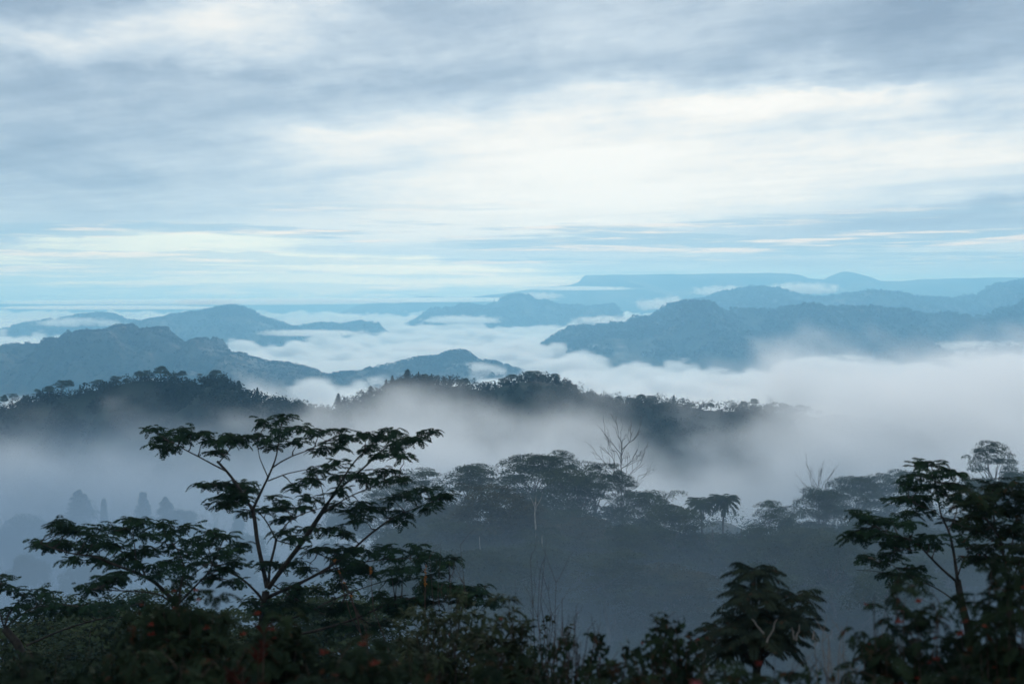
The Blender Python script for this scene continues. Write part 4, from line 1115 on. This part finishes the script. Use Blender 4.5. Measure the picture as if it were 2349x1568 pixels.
RR_LIMBS = [(pl(z6, [(1170, 950), (1150, 800), (1110, 640), (1080, 560), (1070, 400), (1060, 310)]), 0.3, .04, .010), (pl(z6, [(1110, 640), (1020, 500), (950, 400)]), -0.6, .018, .008), (pl(z6, [(1150, 800), (1200, 650), (1220, 500), (1250, 380)]), 0.6, .024, .008),
            (pl(z6, [(1160, 900), (1050, 790), (970, 690)]), 0.5, .018, .008), (pl(z6, [(1170, 950), (1240, 800), (1290, 640)]), -0.5, .02, .008)]
traced_tree('slender_tree', 'dark dense-leaved tree cut by the right edge of the view', 19.0, pl(z6, [(1200, 1560), (1190, 1200), (1170, 950)]), RR_LIMBS, RR_PADS, M_FEATH2, tr_r=(0.07, 0.045), seed=7, size=0.85, depth=1.2, dense=10)


# tree with long drooping fronds
def frond_tree():
    RNG.seed(8); y = 15.0
    base = P(1735, 1600, y); gz = float(ground_z(base.x, y)) - 0.2
    root = thing('frond_tree', 'bushy tree with long arching dark fronds in tiers, right of centre', 'tree', (base.x, y, gz)); o = np.array(root.location)
    t = Part(); fork = np.array(P(1738, 1490, y)) - o
    t.tube(curve((0, 0, 0), fork, 0, 6, 0.05), 0.06, 0.04, 8); t.build('trunk', M_LIMB, root, True)
    cr = Part()
    for (x, v, n, sz, dy) in [(1710, 235, 16, 1.0, 0), (1690, 380, 18, 1.15, -.3), (1720, 500, 16, 1.1, .3), (1990, 400, 15, 0.9, .2), (1960, 500, 14, 0.9, -.2), (1860, 580, 16, 1.1, -.4), (1600, 560, 14, 0.9, .4), (1700, 640, 16, 1.1, -.5),
                              (1470, 620, 15, 0.95, .2), (1450, 740, 15, 1.0, -.3), (1580, 740, 15, 1.05, .3), (1800, 720, 15, 1.0, .3), (2030, 580, 12, .85, .4), (1900, 690, 12, 1.0, .0)]:
        u, vv = z5(x, v); c = np.array(P(u, vv, y + dy)) - o
        l = Part(); l.tube(curve(fork * RNG.uniform(0.85, 1.0), c, 0, 6, 0.06, 0.15), 0.022, 0.010, 6); l.build('limb', M_LIMB, root, True)
        for k in range(n):
            a = k * 2.399; lift = 0.9 - 1.0 * (k / n)
            frond(cr, c, (math.cos(a), math.sin(a), lift), 0.42 * sz * RNG.uniform(0.8, 1.15), 0.55, 17, 0.26, 0.055, 0.55, 0.004)
    cr.build('crown', M_SUMAC, root)
    t = Part()
    for a, b in (((1690, 545), (1770, 640)), ((1860, 545), (1790, 700)), ((2010, 580), (1990, 690)), ((1960, 600), (1975, 680)), ((2110, 620), (2100, 680))):
        pa, pb = np.array(P(*z5(*a), y - 1)) - o, np.array(P(*z5(*b), y - 1)) - o
        t.tube(curve(pb, pa, 0, 6, 0.15), 0.010, 0.005, 5)
    t.build('bare_twigs', M_GREYTWIG, root)


frond_tree()


# shrubs: stems fan out of one base; leaves, flowers at the tips
def flower(p, c, r, n=26):
    d = unit(n); d[:, 2] = np.abs(d[:, 2]) * 0.8 + 0.1
    p.leaves(np.repeat([c], n, 0), d, unit(n), r * RNG.uniform(0.7, 1.1, n), r * 0.16)


def shrub(name, label, u, vt, w, y, kind, n=22, leaf=None, seed=1, flowers=0, fm=None, cat='shrub', group=None, vb=1640, spike=0.0, fr=0.045, fsize=0.2, bare=0, twig=None):
    RNG.seed(seed)
    base = P(u, 0, y); gz = float(ground_z(base.x, y))
    z_top = P(u, vt, y).z
    root = thing(name, label, cat, (base.x, y, gz), group=group)
    H = z_top - gz; W = w * K * y
    st, lf, fl = Part(), Part(), Part()
    tips = []
    for i in range(n):
        a = i * 2.399; rr = math.sqrt((i + 0.5) / n)
        e = np.array([math.cos(a) * rr * W * 0.5, math.sin(a) * rr * min(W * 0.5, y * 0.14), H * (1.0 - 0.45 * rr ** 2 + RNG.uniform(-0.16, 0.06))])
        c = curve((RNG.normal() * 0.05, RNG.normal() * 0.05, -0.1), e, 0.0, 8, 0.08, 0.35)
        st.tube(c, 0.012, 0.003, 4)
        tips.append((c, e))
        if i < bare: 
            for k in range(4):
                q = c[RNG.randint(4, 8)]
                st.tube(curve(q, q + unit(1)[0] * np.array([.5, .5, .4]) * H * 0.18 + np.array([0, 0, H * 0.12]), 0, 5, 0.15), 0.004, 0.0015, 3)
            continue
        for k in range(7):
            f = RNG.uniform(0.40, 1.0) if k else 1.0
            q = np.array([np.interp(f * 7, np.arange(8), c[:, j]) for j in range(3)])
            q = q + np.array([RNG.normal(), RNG.normal(), 0]) * 0.10 * (1 if k else 0) * min(1.0, W)
            if kind == 'fern': rosette(lf, q, fsize * RNG.uniform(0.6, 1.3), 6, 0.9, 8, 0.34, 0.10, 0.5)
            elif kind == 'narrow':
                m = 11; aa = RNG.uniform(0, 6.28, m)
                D = np.stack([np.cos(aa), np.sin(aa), RNG.uniform(-0.5, 0.9, m)], 1)
                lf.leaves(np.repeat([q], m, 0), D, np.cross(D, unit(m)) * 0.4 + np.array([0, 0, 1.0]), fsize * RNG.uniform(0.7, 1.2, m), fsize * 0.24, 0.35)
            elif kind == 'broad':
                m = 9; D = unit(m); D[:, 2] -= 0.35
                lf.leaves(q + unit(m) * fsize * 0.6, D, unit(m) * 0.6 + np.array([0, 0, 0.8]), fsize * RNG.uniform(0.6, 1.1, m), fsize * 0.5, 0.2)
            elif kind == 'blade':
                m = 7; aa = RNG.uniform(0, 6.28, m)
                D = np.stack([np.cos(aa) * 0.6, np.sin(aa) * 0.6, RNG.uniform(0.5, 1.2, m)], 1)
                lf.leaves(np.repeat([q], m, 0), D, unit(m), fsize * RNG.uniform(0.8, 1.3, m), fsize * 0.16, 0.1)
        if spike:
            st.tube(curve(e, e + np.array([RNG.normal() * 0.06, 0, spike * RNG.uniform(0.5, 1.1)]), 0, 5, 0.1), 0.004, 0.0015, 3)
    st.build('stems', twig or M_TWIG, root)
    if lf.n: lf.build('foliage', leaf, root)
    for i in range(flowers):
        c, e = tips[RNG.randint(n)]
        f = RNG.uniform(0.55, 1.06)
        q = c[0] + (e - c[0]) * f + np.array([RNG.normal() * 0.08, -0.12 - abs(RNG.normal()) * 0.1, RNG.uniform(0.0, 0.10)])
        g = Part(); flower(g, (0, 0, 0), fr * RNG.uniform(0.35, 0.95)); g.build('flower', fm or M_RED, root, loc=tuple(q))
    return root


shrub('olive_shrub', 'large shrub of narrow olive leaves in whorls, bottom centre', 1020, 1365, 400, 14.0, 'narrow', 60, M_OLIVE, 41, flowers=13, fsize=0.16)
shrub('olive_shrub', 'smaller narrow-leaved shrub joined to the large olive shrub, nearer the twigs', 1165, 1362, 170, 13.0, 'narrow', 26, M_OLIVE, 42, flowers=3, fsize=0.15)
shrub('flowering_shrub', 'tall red-flowered shrub below the low spreading feathery tree', 420, 1345, 300, 11.0, 'fern', 40, M_FEATH2, 43, flowers=33, fsize=0.17, fr=0.055)
shrub('flowering_shrub', 'red-flowered shrub at the foot of the tall feathery tree', 640, 1415, 260, 10.0, 'fern', 34, M_FEATH2, 44, flowers=27, fsize=0.17, fr=0.06)
shrub('flowering_shrub', 'low orange-flowered shrub at the bottom edge left of the olive shrub', 830, 1480, 240, 9.0, 'fern', 30, M_FEATH2, 45, flowers=21, fsize=0.18, fr=0.055)
shrub('flowering_shrub', 'low blurred red-flowered shrub along the bottom left edge', 300, 1500, 260, 8.5, 'fern', 30, M_FEATH2, 46, flowers=18, fsize=0.16, fr=0.045)
shrub('flowering_shrub', 'large red-flowered shrub with drooping leaves, bottom right', 2090, 1330, 300, 10.0, 'fern', 30, M_FEATH2, 47, flowers=33, fsize=0.145, fr=0.05, spike=0.12)
shrub('flowering_shrub', 'very dark red-flowered shrub filling the lower right corner', 2300, 1270, 230, 9.5, 'fern', 32, M_FEATH2, 48, flowers=36, fsize=0.15, fr=0.05)
shrub('leafy_shrub', 'upright leafy shrub with red buds left of the frond tree', 1540, 1410, 190, 11.0, 'broad', 34, M_FEATH2, 49, flowers=7, fsize=0.10, fr=0.03, spike=0.10)
shrub('leafy_shrub', 'low dark leafy shrub at the bottom edge under the frond tree', 1690, 1520, 260, 9.0, 'fern', 26, M_FEATH2, 50, flowers=10, fsize=0.16, fr=0.045)
shrub('twiggy_shrub', 'dark reddish twiggy shrub with upright bare shoots, right of the olive shrub', 1305, 1410, 220, 12.0, 'broad', 44, M_FEATH2, 51, flowers=18, fsize=0.08, fr=0.025, spike=0.30, bare=12)
shrub('twiggy_shrub', 'thin bare pale twigs between the frond tree and right-hand shrub', 1920, 1440, 170, 12.0, 'broad', 26, M_FEATH2, 52, flowers=4, fsize=0.07, fr=0.03, spike=0.20, bare=20, twig=M_GREYTWIG)
shrub('twiggy_shrub', 'nearly leafless branching shrub with leaf tufts beside the olive shrub', 1235, 1285, 180, 20.0, 'broad', 20, M_OLIVE, 53, fsize=0.12, bare=11, spike=0.2)
shrub('twiggy_shrub', 'thin shrub with pale green tufts right of the tall feathery tree', 1030, 1235, 180, 24.0, 'broad', 18, M_OLIVE, 54, fsize=0.17, bare=7, spike=0.2)
shrub('bush', 'grey-green small-leaved bush in the lower left corner', 70, 1490, 260, 17.0, 'broad', 40, M_BROAD, 55, fsize=0.12)
shrub('bush', 'dim small-leaved bush behind the red shoots at lower left', 250, 1470, 240, 22.0, 'broad', 40, M_BROAD, 56, fsize=0.14)
shrub('bush', 'dark glossy bush at the bottom edge below the red shoots', 190, 1535, 170, 8.0, 'broad', 24, M_FEATH2, 57, fsize=0.10)
shrub('red_shoot', 'maroon spiky shoot standing at lower left among the bushes', 312, 1480, 26, 9.0, 'blade', 4, M_MAROON, 58, fsize=0.09, cat='plant')
shrub('red_shoot', 'broad maroon leafy shoot at the foot of the tall feathery tree', 600, 1455, 40, 9.0, 'blade', 5, M_MAROON, 59, fsize=0.10, cat='plant')
shrub('red_shoot', 'dark maroon shoot at the bottom edge near the tall feathery tree', 545, 1515, 46, 7.0, 'blade', 5, M_MAROON, 60, fsize=0.09, cat='plant')

for i, (u, vt, y, k_) in enumerate([(60, 1520, 9, 'fern'), (420, 1510, 8, 'fern'), (560, 1520, 8.5, 'broad'), (760, 1525, 8, 'fern'), (960, 1530, 8.5, 'broad'), (1130, 1515, 9, 'fern'), (1260, 1520, 9, 'broad'), (1420, 1490, 10, 'fern'),
                                      (1490, 1520, 8.5, 'broad'), (1600, 1530, 8, 'broad'), (1800, 1530, 8.5, 'fern'), (1880, 1540, 9, 'broad'), (1990, 1525, 8.5, 'broad'), (2200, 1500, 8, 'fern')]):
    shrub('low_shrub', 'low dark shrub lining the bottom edge of the view', u, vt, 170, y, k_, 16, M_FEATH2 if i % 3 else M_BROAD, 200 + i, flowers=3 if i % 2 else 0, fsize=0.13 if k_ == 'fern' else 0.07, fr=0.03, spike=0.12, group='low shrubs along the bottom edge')

# candle bush: upright orange spikes
RNG.seed(61)
cb = thing('candle_bush', 'thin bush with upright orange flower spikes beside the tall feathery tree', 'shrub', tuple(np.array(P(960, 1500, 23.0)) * np.array([1, 1, 1])))
co = np.array(cb.location); st = Part()
for (u, v0, v1) in ((976, 1296, 1345), (768, 1284, 1290), (778, 1308, 1314), (805, 1364, 1372), (850, 1300, 1318), (790, 1334, 1338)):
    a, b = np.array(P(u, v1, 23.0)) - co, np.array(P(u, v0, 23.0)) - co
    st.tube(curve((0, 0, -1.5), a, 0, 7, 0.1, 0.3), 0.014, 0.006, 4)
    g = Part(); m = max(7, int((v1 - v0) * 1.1))
    q = a + (b - a) * RNG.rand(m, 1)
    g.leaves(q, unit(m) * np.array([1, 1, 0.6]) + np.array([0, 0, 0.5]), unit(m), 0.035, 0.018); g.build('flower_spike', M_ORANGE, cb)
st.build('stems', M_TWIG, cb)

# the blurred pink bloom at the very bottom
RNG.seed(62)
pk = thing('pink_bloom', 'blurred pink flower poking up at the bottom edge', 'flower', (P(1596, 1580, 4.0).x, 4.0, P(1596, 1650, 4.0).z))
g = Part(); g.tube(curve((0, 0, -0.5), (0, 0, 0.08), 0, 5, 0.02), 0.004, 0.003, 5); g.build('stem', M_TWIG, pk)
g = Part(); aa = np.arange(6) * 1.047
D = np.stack([np.cos(aa) * 0.5, np.sin(aa) * 0.5, np.ones(6)], 1)
g.leaves(np.repeat([[0, 0, 0.075]], 6, 0), D, np.stack([np.cos(aa), np.sin(aa), 0 * aa], 1), 0.034, 0.02, -0.1); g.build('petals', M_PINK, pk)


def near_brush():
    """Ground cover on the near slope: leaf clumps too many to count."""
    p = Part(); RNG.seed(63)
    n = 2600
    y = 7.0 + 70 * RNG.rand(n) ** 1.3
    x = RNG.uniform(-0.42, 0.42, n) * y
    z = ground_z(x, y)
    for i in range(n):
        r = RNG.uniform(0.25, 0.6) * (0.5 + y[i] / 30)
        pad(p, (x[i], y[i], z[i] + r * 0.3), r, r, r * RNG.uniform(0.7, 1.3), 45, 0.10 + y[i] * 0.005, 0.05 + y[i] * 0.003, -0.2, 0.35)
    o = p.build('undergrowth', M_FEATH2); tag(o, 'dark leafy undergrowth covering the near slope', kind='stuff')


near_brush()
